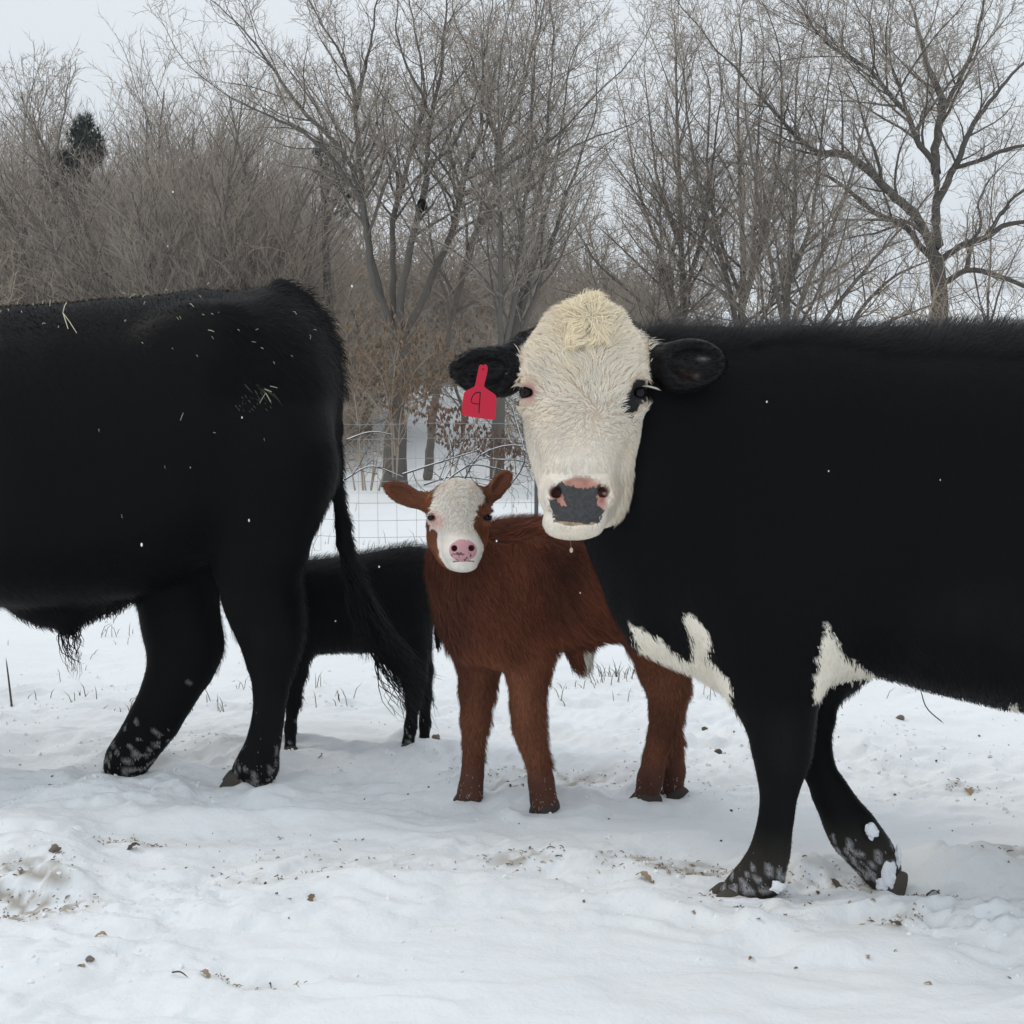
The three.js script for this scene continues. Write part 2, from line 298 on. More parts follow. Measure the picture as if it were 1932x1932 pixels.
treeOf('bare_tree', 'slim bare tree with grey trunk rising behind the tagged ear of the white-faced cow', null, (wood, fine, rnd) => {
  const D = 19.5, base = W(938, 885, D); base.y = ground(base.x, base.z) - 0.05;
  const stem = (x, y, h) => ({ pts: [[942, 700, 14], [946 + x * 0.2, 640, 11], [950 + x * 0.5, 480, 9], [950 + x * 0.8, 320, 6], [950 + x, y, 3]], dz: h, bare: 0.15 });
  const g = base.clone(); g.y -= 0.1;
  wood.tube(spline([g, W(938, 860, D), W(941, 780, D), W(942, 700, D)], 8), [...Array(9)].map((_, k) => (15 - k * 0.6) * D / FOCAL), 10);
  limbs([stem(60, 90, 0.8), stem(120, 150, -0.8), stem(-10, 160, 1.2), stem(170, 230, 0.4), stem(95, 60, -1.5)], D, wood, fine, rnd, { ...HERO, per: [3.2, 6, 9.5, 7], ratio0: 0.42 });
  return base;
}, 13, [BARKDARK, TWIG]);
// big spreading tree at the right edge
treeOf('bare_tree', 'large bare tree with thick spreading limbs beyond the back of the white-faced cow', null, (wood, fine, rnd) => {
  const D = 27, base = W(1774, 812, D); base.y = ground(base.x, base.z) - 0.05;
  limbs([
    { pts: [[1774, 840, 54], [1774, 700, 44], ...zB([[1612, 1150, 41], [1605, 1000, 38], [1602, 850, 35], [1600, 650, 30], [1575, 590, 18], [1540, 555, 13], [1490, 430, 12], [1400, 330, 10], [1360, 270, 9], [1270, 220, 6], [1150, 125, 4], [1090, 20, 3]])], dz: 0.8, bare: 0.6 },
    { pts: zB([[1600, 660, 20], [1595, 590, 17], [1612, 470, 15], [1620, 380, 14], [1565, 240, 10], [1530, 100, 6], [1500, -20, 4]]), dz: -1, bare: 0.25 },
    { pts: zB([[1612, 430, 11], [1690, 300, 10], [1730, 210, 8], [1765, 90, 6], [1780, -30, 4]]), dz: 0.8, bare: 0.1 },
    { pts: zB([[1620, 760, 16], [1640, 690, 14], [1690, 590, 12], [1740, 470, 10], [1800, 390, 8], [1870, 300, 6], [1960, 210, 4]]), dz: 1.2, bare: 0.15 },
    { pts: zB([[1690, 640, 9], [1780, 600, 8], [1860, 565, 7], [1990, 540, 5]]), dz: 1.6, bare: 0.1 },
    { pts: zB([[1600, 960, 20], [1560, 880, 18], [1530, 820, 18], [1440, 740, 17], [1340, 640, 16], [1250, 580, 12], [1150, 570, 9], [1080, 520, 8], [1000, 430, 6], [900, 330, 4]]), dz: 1.5, bare: 0.2 },
    { pts: zB([[1590, 1000, 15], [1540, 930, 13], [1480, 850, 12], [1380, 810, 11], [1320, 760, 10], [1270, 720, 8], [1180, 660, 6], [1050, 640, 4]]), dz: -1.2, bare: 0.15 },
    { pts: zB([[1620, 1000, 15], [1700, 925, 13], [1790, 895, 12], [1860, 850, 10], [1960, 835, 7]]), dz: 1, bare: 0.15 },
    { pts: zB([[1790, 895, 9], [1850, 800, 7], [1900, 740, 6], [1970, 690, 4]]), dz: 1.3, bare: 0.1 },
    { pts: zB([[1640, 1080, 13], [1720, 1020, 11], [1830, 1040, 10], [1970, 1095, 7]]), dz: 1.4, bare: 0.15 },
    { pts: zB([[1700, 1000, 11], [1730, 930, 9], [1770, 850, 6], [1760, 760, 4], [1800, 680, 3]]), dz: -0.8, bare: 0.1 },
    { pts: zB([[1580, 900, 9], [1500, 840, 7], [1400, 830, 5], [1230, 830, 3]]), dz: 0.8, bare: 0.1 },
  ], D, wood, fine, rnd, { ...HERO, per: [3.6, 6, 9.5, 7], minR: 0.0036, tip: 2.8, ratio0: 0.42 });
  return base;
}, 14, [BARKDARK, TWIG]);
// middle cluster of stems behind the cow's head and shoulders
const clump = (name, label, D, stems, seed, o = {}, mats) => treeOf(name, label, null, (wood, fine, rnd) => {
  const [u0, v0] = stems[0][0], base = W(u0, v0, D); base.y = ground(base.x, base.z) - 0.05;
  limbs(stems.map((s, k) => ({ pts: s, dz: (k % 3 - 1) * 1.3, bare: 0.16 })), D, wood, fine, rnd, { ...HERO, per: [3, 5.5, 8.5, 6.5], ratio0: 0.4, minR: 0.0034, ang: 0.7, ...o });
  return base;
}, seed, mats);
clump('bare_tree', 'upright bare tree with a pointed top behind the poll of the white-faced cow', 27, [
  [[1290, 820, 20], [1288, 620, 16], [1287, 470, 12], [1280, 320, 9], [1277, 180, 6], [1273, 60, 3]], [[1287, 640, 11], [1255, 500, 9], [1215, 390, 7], [1190, 280, 4], [1175, 200, 2]], [[1288, 560, 10], [1330, 420, 8], [1345, 300, 5], [1360, 190, 3]], [[1284, 480, 8], [1240, 330, 6], [1225, 220, 4], [1215, 130, 2]], [[1284, 640, 10], [1200, 560, 8], [1130, 500, 5], [1080, 420, 3]], [[1286, 700, 9], [1235, 640, 7], [1170, 590, 5], [1100, 560, 3]]], 21);
clump('bare_tree', 'dense bare tree of many thin stems in the middle gap right of the cow head', 26, [
  [[1400, 830, 22], [1398, 640, 17], [1402, 470, 13], [1396, 320, 9], [1394, 190, 6], [1400, 70, 3]], [[1400, 650, 13], [1365, 500, 11], [1322, 370, 8], [1300, 250, 5], [1290, 140, 3]], [[1402, 600, 13], [1440, 440, 10], [1470, 300, 7], [1475, 180, 5], [1470, 90, 3]], [[1395, 560, 9], [1350, 420, 7], [1335, 300, 5], [1340, 170, 3]], [[1405, 540, 9], [1425, 400, 7], [1430, 250, 5], [1440, 120, 3]], [[1402, 680, 10], [1460, 560, 8], [1520, 450, 6], [1545, 340, 4], [1550, 240, 3]]], 22);
clump('bare_tree', 'bare tree with outward leaning stems between the dense tree and the spreading right tree', 24.5, [
  [[1478, 840, 22], [1480, 660, 18], [1488, 520, 14], [1500, 380, 10], [1498, 260, 6], [1505, 130, 3]], [[1480, 680, 13], [1515, 560, 11], [1575, 420, 8], [1610, 320, 6], [1635, 220, 3]], [[1482, 640, 12], [1455, 500, 9], [1430, 370, 6], [1415, 260, 4]], [[1500, 690, 12], [1560, 600, 10], [1640, 500, 8], [1710, 420, 5], [1760, 360, 3]], [[1485, 560, 9], [1530, 420, 7], [1545, 300, 5], [1560, 200, 3]], [[1480, 720, 10], [1420, 620, 8], [1350, 540, 5], [1290, 490, 3]]], 23);
clump('bare_tree', 'low bare tree arching its branches towards the trunk of the spreading right tree', 25.5, [
  [[1600, 830, 14], [1580, 700, 11], [1620, 590, 9], [1690, 520, 6], [1760, 490, 3]], [[1590, 720, 9], [1540, 620, 7], [1480, 560, 5], [1400, 540, 3]], [[1598, 680, 8], [1650, 620, 6], [1720, 590, 4], [1800, 560, 2]]], 24, { per: [2.6, 3.6, 5, 6] });
clump('bare_tree', 'thin young bare tree hung with dark seed balls at the right edge of the photo', 26.5, [
  [[1858, 800, 8], [1862, 640, 7], [1866, 520, 5], [1870, 400, 3], [1880, 300, 2]], [[1860, 650, 5], [1890, 540, 4], [1920, 470, 2]], [[1862, 620, 4], [1840, 520, 3], [1835, 430, 2]]], 25, { per: [1.6, 2.4, 3.5, 4] });
// left edge tree
clump('bare_tree', 'forked bare tree at the left edge beside the dark pine', 30, [
  [[70, 800, 18], [62, 560, 14], [52, 420, 9], [45, 300, 6], [50, 205, 3]], [[64, 560, 11], [85, 420, 8], [98, 320, 5], [116, 235, 3]], [[60, 520, 10], [25, 400, 7], [0, 330, 5], [-20, 260, 3]], [[66, 600, 10], [20, 500, 8], [-30, 420, 5], [-70, 380, 3]], [[66, 470, 7], [75, 340, 5], [72, 250, 3]]], 26, { minR: 0.005 });

// ---------- young slender trees of the left-hand wood ----------
function sapling(seed, h, spread, levels = 4) {
  const wood = new Tri(), fine = new Tri(), rnd = rngOf(seed);
  const o = { levels, wob: 0.36, up: [0.12, 0.4, 0.25, 0.1], per: [2.4, 4.6, 7.5, 6.5], from: 0.2, ang: 0.74, ratio: spread, minL: 0.28, minR: 0.0048, lift: 0.14, thin: 0.5 };
  grow(wood, fine, V(0, -0.3, 0), V((rnd() - 0.5) * 0.15, 1, (rnd() - 0.5) * 0.15), h, h * 0.0095, 0, rnd, o);
  return [wood.geo(), fine.geo()];
}
const SAP = [[31, 8.5, 0.42], [32, 7.6, 0.5], [33, 9.2, 0.36], [34, 6.6, 0.52]].map(([s, h, w]) => { const [a, b] = sapling(s, h, w); return [a, b, h]; });
{
  const rnd = rngOf(77), list = [[-60, 170, 33], [150, 185, 31], [212, 165, 29], [262, 142, 30], [306, 150, 27.5], [336, 128, 29], [368, 170, 26], [408, 155, 28], [446, 190, 26], [482, 175, 29], [522, 230, 27], [560, 205, 30], [600, 250, 28], [118, 200, 30], [182, 195, 32.5]];
  const where = ['far left edge', 'behind the dark pine', 'just right of the dark pine', 'second to the right of the dark pine', 'third to the right of the dark pine', 'on the crest of the left wood', 'below the crest of the left wood', 'at the right shoulder of the left wood', 'under the left limbs of the many-stemmed tree', 'against the left limbs of the many-stemmed tree', 'behind the rump of the steer', 'between the left wood and the many-stemmed tree', 'beside the stems of the many-stemmed tree', 'left of the dark pine', 'over the top of the dark pine'];
  list.forEach(([u, v, D], k) => {
    const [a, b, h] = SAP[k % 4], t = thing('slender_tree', 'slender bare tree ' + where[k], 'tree', 'slender bare trees of the left wood'), p = W(u, v, D), y = ground(p.x, p.z);
    const s = (p.y - y) / h * 1.02; t.position.set(p.x, y, p.z); t.rotation.y = rnd() * 6.28; t.scale.set(s * 0.95, s, s * 0.95);
    mesh('trunk', a, BARK, t); mesh('crown', b, TWIG, t);
  });
}
// ---------- the far wood and its brush: uncountable, one object each ----------
function scatter(name, label, geo, mat, spots, parent) {
  const im = new THREE.InstancedMesh(geo, mat, spots.length), m = new THREE.Matrix4(), q = new THREE.Quaternion(), e = new THREE.Euler();
  spots.forEach(([x, y, z, ry, s, sy, tilt = 0], k) => { q.setFromEuler(e.set(tilt, ry, tilt * 0.6)); im.setMatrixAt(k, m.compose(V(x, y, z), q, V(s, sy ?? s, s))); });
  im.name = parent ? name : numbered(name); (parent || scene).add(im); return tag(im, label, null, null, 'stuff');
}
{
  const rnd = rngOf(90), groups = [[], [], [], []];
  // height of the wood's outline (photo v) along u
  const top = (u) => u < 40 ? 225 : u < 200 ? lerp(225, 200, (u - 40) / 160) : u < 340 ? lerp(200, 150, (u - 200) / 140) : u < 480 ? lerp(150, 240, (u - 340) / 140) : u < 640 ? lerp(240, 380, (u - 480) / 160) : u < 1000 ? 470 : u < 1250 ? 430 : u < 1500 ? 430 : 540;
  let guard = 0;
  for (let k = 0; k < 260 && guard < 4000; guard++) {
    const u = -220 + rnd() * 2350, D = 27 + rnd() * rnd() * 40; if (u > 700 && rnd() < 0.72) continue; if (u > 1220 && rnd() < 0.6) continue;
    const v = top(u) + 20 + rnd() * 190, p = W(u, v, D), y = ground(p.x, p.z), h = p.y - y; if (h < 1.5 || h > 14) continue;
    const g = k % 4, s = h / SAP[g][2]; groups[g].push([p.x, y, p.z, rnd() * 6.28, Math.max(0.7, s * 0.95), s]); k++;
  }
  const far = tag(new THREE.Group(), 'grey mass of bare saplings filling the wood behind the pasture', null, null, 'stuff'); far.name = 'far_wood'; scene.add(far);
  groups.forEach((g, k) => { scatter('wood_trunks', null, SAP[k][0], BARK, g, far); scatter('wood_twigs', null, SAP[k][1], k % 2 ? TWIGPALE : TWIGRED, g, far); });
  // brush: low tangles
  const bush = (seed, h, n) => { const f = new Tri(), r = rngOf(seed), o = { levels: 3, wob: 0.75, up: [0.05, 0.1, 0.05], per: [6.5, 11, 7], from: 0.1, ang: 0.95, ratio: 0.55, minL: 0.15, minR: 0.0036, lift: 0.05, thin: 0.5 }; for (let k = 0; k < n; k++) { const a = r() * 6.28, d = V(Math.cos(a) * (0.25 + 0.5 * r()), 1, Math.sin(a) * (0.25 + 0.5 * r())); grow(f, f, V((r() - 0.5) * 0.5, -0.1, (r() - 0.5) * 0.5), d, h * (0.6 + 0.5 * r()), 0.011, 0, r, o); } return f.geo(); };
  const B = [bush(51, 2.0, 9), bush(52, 1.6, 10), bush(53, 2.4, 8)], spots = [[], [], []];
  for (let k = 0; k < 460; k++) {
    const u = -200 + rnd() * 2300, D = 21.5 + Math.pow(rnd(), 1.4) * 34; if (u > 630 && u < 1020 && D < 37) continue; if (u > 1000 && rnd() < (u > 1220 ? 0.8 : 0.45)) continue; if (u > 1500 && D > 30) continue;
    const p = W(u, 800, D), s = 0.8 + rnd() * 0.8; spots[k % 3].push([p.x, ground(p.x, p.z) - 0.05, p.z, rnd() * 6.28, s, s * (0.8 + 0.6 * rnd())]);
  }
  for (let k = 0; k < 110; k++) { const u = 560 + rnd() * 640, D = 37 + rnd() * 16, p = W(u, 800, D), s = 1.5 + rnd() * 0.9; spots[rnd() < 0.5 ? 1 : k % 3].push([p.x, ground(p.x, p.z) - 0.05, p.z, rnd() * 6.28, s, s * (0.9 + 0.5 * rnd())]); }
  const br = tag(new THREE.Group(), 'tangled grey-brown winter brush under the trees', null, null, 'stuff'); br.name = 'brush'; scene.add(br);
  B.forEach((g, k) => scatter('brush_stems', null, g, [BUSHA, BUSHB, TWIGBROWN][k], spots[k], br));
}
// ---------- fence, evergreens, leafy shrubs, fallen branches ----------
{
  const t = thing('wire_fence', 'woven wire fence with square mesh crossing behind the animals', 'fence'), D = 11, ZINC = rough(0.34, 0.33, 0.32, 0.5, { metalness: 0.3 });
  const rnd = rngOf(5), x0 = -7.2, x1 = 7.2, yG = (x) => ground(x, -D) + 0.012 * Math.sin(x * 1.3);
  const rows = [0.015, 0.13, 0.262, 0.4, 0.57, 0.745, 0.905, 1.02];
  rows.forEach((h, k) => { const w = new Tri(), path = []; for (let x = x0; x <= x1 + 0.01; x += 0.3) path.push(V(x, yG(x) + h - 0.012 * Math.sin(((x + 7.2) / 3.6) % 1 * Math.PI) * (k > 5 ? 1 : 0.5), -D + 0.004 * Math.sin(x * 2 + k))); w.tube(path, path.map(() => 0.0019), 4); mesh('wire', w.geo(), ZINC, t); });
  for (let k = 0; k <= 96; k++) { const x = x0 + k * 0.15, w = new Tri(); w.tube([V(x, yG(x), -D), V(x + (rnd() - 0.5) * 0.01, yG(x) + 0.5, -D + 0.004), V(x + (rnd() - 0.5) * 0.02, yG(x) + 0.905, -D)], [0.0015, 0.0015, 0.0015], 4); mesh('stay_wire', w.geo(), ZINC, t); }
  const POST = rough(0.1, 0.1, 0.095, 0.7);
  for (const u of [-700, 1012, 2700]) { const p = W(u, 900, D - 0.02), w = new Tri(); w.tube([V(p.x, yG(p.x) - 0.3, p.z), V(p.x, yG(p.x) + 1.14, p.z), V(p.x, yG(p.x) + 1.15, p.z)], [0.016, 0.016, 0], 6); mesh('post', w.geo(), POST, t); }
}
function evergreen(label, D, u, vBase, spots, seed, color, needle) {
  const rnd = rngOf(seed), t = thing('pine_tree', label, 'tree'), w = new Tri(), f = new Tri(true), base = W(u, vBase, D); base.y = ground(base.x, base.z) - 0.05;
  const topS = spots.reduce((a, b) => (a[1] < b[1] ? a : b)), top = W(topS[0], topS[1], D);
  w.tube([base, base.clone().lerp(top, 0.5), top], [0.13, 0.085, 0.02], 8);
  for (const [su, sv, r] of spots) {
    const c = W(su, sv, D + (rnd() - 0.5) * 1.2), R = r * D / FOCAL, s = base.clone().lerp(top, Math.max(0.2, (c.y - 0.5 - base.y) / (top.y - base.y)));
    w.tube([s, s.clone().lerp(c, 0.6).add(V(0, -0.1, 0)), c], [0.035, 0.022, 0.008], 4);
    for (let k = 0; k < 46; k++) { // sprays of needles
      const q = V(rnd() * 2 - 1, rnd() * 2 - 1, rnd() * 2 - 1); if (q.lengthSq() > 1) { k--; continue; } q.multiplyScalar(R * 1.15).add(c);
      const b = 0.7 + 0.6 * rnd(), col = [color[0] * b, color[1] * b, color[2] * b];
      for (let j = 0; j < 8; j++) { const d = V(rnd() - 0.5, rnd() * 0.8 - 0.1, rnd() - 0.5).normalize(), e = q.clone().addScaledVector(d, needle * (0.6 + 0.6 * rnd())), s1 = V(d.z, 0.2, -d.x).normalize().multiplyScalar(0.009), n = V(rnd() - 0.5, 0.6, rnd() - 0.2).normalize(); const i0 = f.v(q.x + s1.x, q.y + s1.y, q.z + s1.z, n.x, n.y, n.z, col), i1 = f.v(q.x - s1.x, q.y - s1.y, q.z - s1.z, n.x, n.y, n.z, col), i2 = f.v(e.x, e.y, e.z, n.x, n.y, n.z, col); f.t(i0, i1, i2); }
    }
  }
  for (const q of [w, f]) for (let i = 0; i < q.p.length; i += 3) { q.p[i] -= base.x; q.p[i + 1] -= base.y; q.p[i + 2] -= base.z; }
  t.position.copy(base); mesh('trunk', w.geo(), BARKDARK, t); mesh('crown', f.geo(), new THREE.MeshStandardMaterial({ color: 0xffffff, vertexColors: true, roughness: 0.8, side: THREE.DoubleSide }), t);
}
evergreen('dark green pine standing out above the bare wood at the left', 29.2, 152, 700, [[163, 232, 12], [150, 246, 14], [172, 250, 15], [140, 262, 14], [160, 268, 17], [182, 268, 13], [146, 284, 17], [170, 288, 17], [190, 288, 11], [134, 298, 13], [158, 305, 15], [180, 306, 12], [116, 302, 10], [104, 312, 12], [118, 322, 13], [100, 330, 11], [132, 322, 12], [112, 340, 12], [128, 350, 10], [86, 336, 8], [90, 356, 8], [150, 330, 12]], 61, [0.05, 0.085, 0.062], 0.2);
evergreen('small dark cedar half hidden behind the left stems of the many-stemmed tree', 27, 632, 640, [[604, 270, 8], [618, 282, 11], [600, 292, 9], [630, 300, 13], [616, 312, 13], [642, 318, 12], [606, 322, 10], [630, 334, 13], [652, 340, 11], [618, 350, 12], [640, 358, 13], [660, 372, 11], [630, 380, 12], [652, 400, 12]], 62, [0.05, 0.062, 0.045], 0.11);
function leafyShrub(label, D, stems, leafSpots, seed, leafCol, group) {
  const rnd = rngOf(seed), t = thing('leafy_shrub', label, 'shrub', group), w = new Tri(), f = new Tri(true), o = { levels: 4, wob: 0.5, up: [0.1, 0.1, 0.1], per: [4, 7, 8], from: 0.2, ang: 0.8, ratio: 0.5, minL: 0.12, minR: 0.0028, lift: 0.05 };
  for (const pts of stems) { const P = spline(pts.map(([u, v]) => W(u, v, D + (rnd() - 0.5) * 0.4)), 8), R = P.map((_, k) => lerp(0.014, 0.005, k / 8)); w.tube(P, R, 5); let L = 0; for (let k = 1; k < P.length; k++) L += P[k].distanceTo(P[k - 1]); sides(w, w, P, R, L, 1, rnd, o); }
  for (const [u, v, r, n] of leafSpots) for (let k = 0; k < n; k++) {
    const a = rnd() * 6.28, q = r * Math.sqrt(rnd()), c = W(u + q * Math.cos(a), v + q * Math.sin(a), D + (rnd() - 0.5) * 1.2), d = V(rnd() - 0.5, -0.7 - rnd(), rnd() - 0.5).normalize(), s = V(rnd() - 0.5, rnd() - 0.5, rnd() - 0.5).cross(d).normalize(), n2 = s.clone().cross(d), l = 0.05 + 0.045 * rnd(), wd = l * 0.28, b = 0.6 + 0.8 * rnd(), cc = leafCol.map((x) => x * b);
    const p = [c, c.clone().addScaledVector(d, l * 0.5).addScaledVector(s, wd).addScaledVector(n2, 0.008), c.clone().addScaledVector(d, l), c.clone().addScaledVector(d, l * 0.5).addScaledVector(s, -wd).addScaledVector(n2, 0.008)], i = p.map((x) => f.v(x.x, x.y, x.z, n2.x, n2.y, n2.z, cc)); f.t(i[0], i[1], i[2]); f.t(i[0], i[2], i[3]);
  }
  const at = stems[0][0], base = W(at[0], at[1], D); for (const q of [w, f]) for (let i = 0; i < q.p.length; i += 3) { q.p[i] -= base.x; q.p[i + 1] -= base.y; q.p[i + 2] -= base.z; } t.position.copy(base);
  mesh('stems', w.geo(), TWIGBROWN, t); if (f.p.length) mesh('leaves', f.geo(), new THREE.MeshPhysicalMaterial({ color: 0xffffff, vertexColors: true, roughness: 0.9, specularIntensity: 0.3, side: THREE.DoubleSide }), t);
}
leafyShrub('shrub with dry brown oak leaves hanging round the dark trunk of the many-stemmed tree', 19.4, [[[742, 900], [735, 780], [715, 700], [680, 660]], [[748, 900], [760, 760], [790, 690], [830, 660]], [[745, 860], [740, 740], [752, 660], [770, 600]], [[760, 800], [800, 740], [850, 720]], [[735, 800], [690, 740], [655, 720]]], [[735, 690, 60, 190], [785, 680, 65, 210], [765, 745, 50, 150], [820, 650, 60, 120], [850, 690, 40, 70], [690, 690, 50, 90], [740, 630, 70, 90], [800, 730, 40, 90], [880, 620, 60, 60], [700, 610, 60, 40]], 63, [0.19, 0.13, 0.085]);
leafyShrub('low shrub with reddish dead leaves beside the fence below the red ear tag', 18.6, [[[850, 900], [845, 830], [820, 790]], [[855, 900], [880, 820], [900, 790]], [[930, 900], [945, 840], [965, 800]], [[860, 860], [900, 840], [930, 830]]], [[850, 800, 40, 130], [885, 815, 36, 110], [935, 835, 30, 110], [955, 855, 26, 70], [820, 780, 26, 60]], 64, [0.15, 0.09, 0.065]);
leafyShrub('leafless snowy thicket between the steer tail and the dark trunk', 19, [[[690, 925], [680, 870], [660, 850]], [[700, 925], [705, 860], [695, 830]], [[670, 925], [660, 880], [640, 860]], [[715, 925], [725, 880], [718, 850]], [[685, 925], [675, 800], [668, 740]], [[700, 925], [718, 840], [735, 800]]], [], 65, [0.1, 0.1, 0.1]);
{
  const rnd = rngOf(66), t = thing('fallen_branches', 'heap of dark fallen branches dusted with snow behind the wire mesh', 'branches'), w = new Tri(), D = 17.5, snowy = new Tri();
  const o = { levels: 4, wob: 0.6, up: [0, 0, -0.05], per: [3, 6, 8], from: 0.1, ang: 0.8, ratio: 0.5, minL: 0.12, minR: 0.003, lift: 0.02 };
  for (const pts of [[[760, 895], [830, 872], [900, 850], [905, 845]], [[900, 848], [930, 866], [975, 868], [1010, 880]], [[840, 910], [880, 880], [940, 885], [1000, 900]], [[800, 915], [850, 900], [920, 905], [980, 915]], [[870, 915], [905, 860], [960, 840], [1010, 850]], [[650, 905], [700, 880], [760, 900]], [[830, 920], [855, 870], [850, 830]], [[960, 920], [990, 870], [975, 800], [965, 760]], [[655, 830], [700, 815], [740, 820]]]) {
    const P = spline(pts.map(([u, v]) => W(u, v, D + (rnd() - 0.5) * 0.6)), 9), R = P.map((_, k) => lerp(0.012, 0.005, k / 9)); w.tube(P, R, 5); let L = 0; for (let k = 1; k < P.length; k++) L += P[k].distanceTo(P[k - 1]); sides(w, w, P, R, L, 1, rnd, o);
    snowy.tube(P.map((p, k) => p.clone().add(V(0, R[k] * 0.75, 0))), R.map((r) => r * 0.75), 5);
  }
  const m = mesh('branches', w.geo(), rough(0.06, 0.052, 0.047, 0.9), t); mesh('snow_cap', snowy.geo(), rough(0.82, 0.84, 0.87, 0.85), t);
}
{ // brown burl on one stem of the many-stemmed tree is a squirrel or wasp nest: a ragged ball of leaves
  const t = thing('leaf_nest', 'ragged dark nest on a stem of the many-stemmed tree', 'nest'), rnd = rngOf(67), f = new Tri(), c = W(796, 388, 20.0), R = 0.062;
  for (let k = 0; k < 420; k++) { const d = V(rnd() - 0.5, rnd() - 0.5, rnd() - 0.5).normalize(), p = d.clone().multiplyScalar(R * (0.6 + 0.5 * rnd())); p.y *= 1.35; const s = V(rnd() - 0.5, rnd() - 0.5, rnd() - 0.5).cross(d).normalize(), q = s.clone().cross(d), l = 0.04; const i = [p.clone().addScaledVector(s, l), p.clone().addScaledVector(q, l * 0.6), p.clone().addScaledVector(s, -l), p.clone().addScaledVector(q, -l * 0.6)].map((x) => f.v(x.x, x.y, x.z, d.x, d.y, d.z)); f.t(i[0], i[1], i[2]); f.t(i[0], i[2], i[3]); }
  t.position.copy(c); mesh('leaves', f.geo(), rough(0.07, 0.06, 0.052, 0.95, { side: THREE.DoubleSide }), t);
}
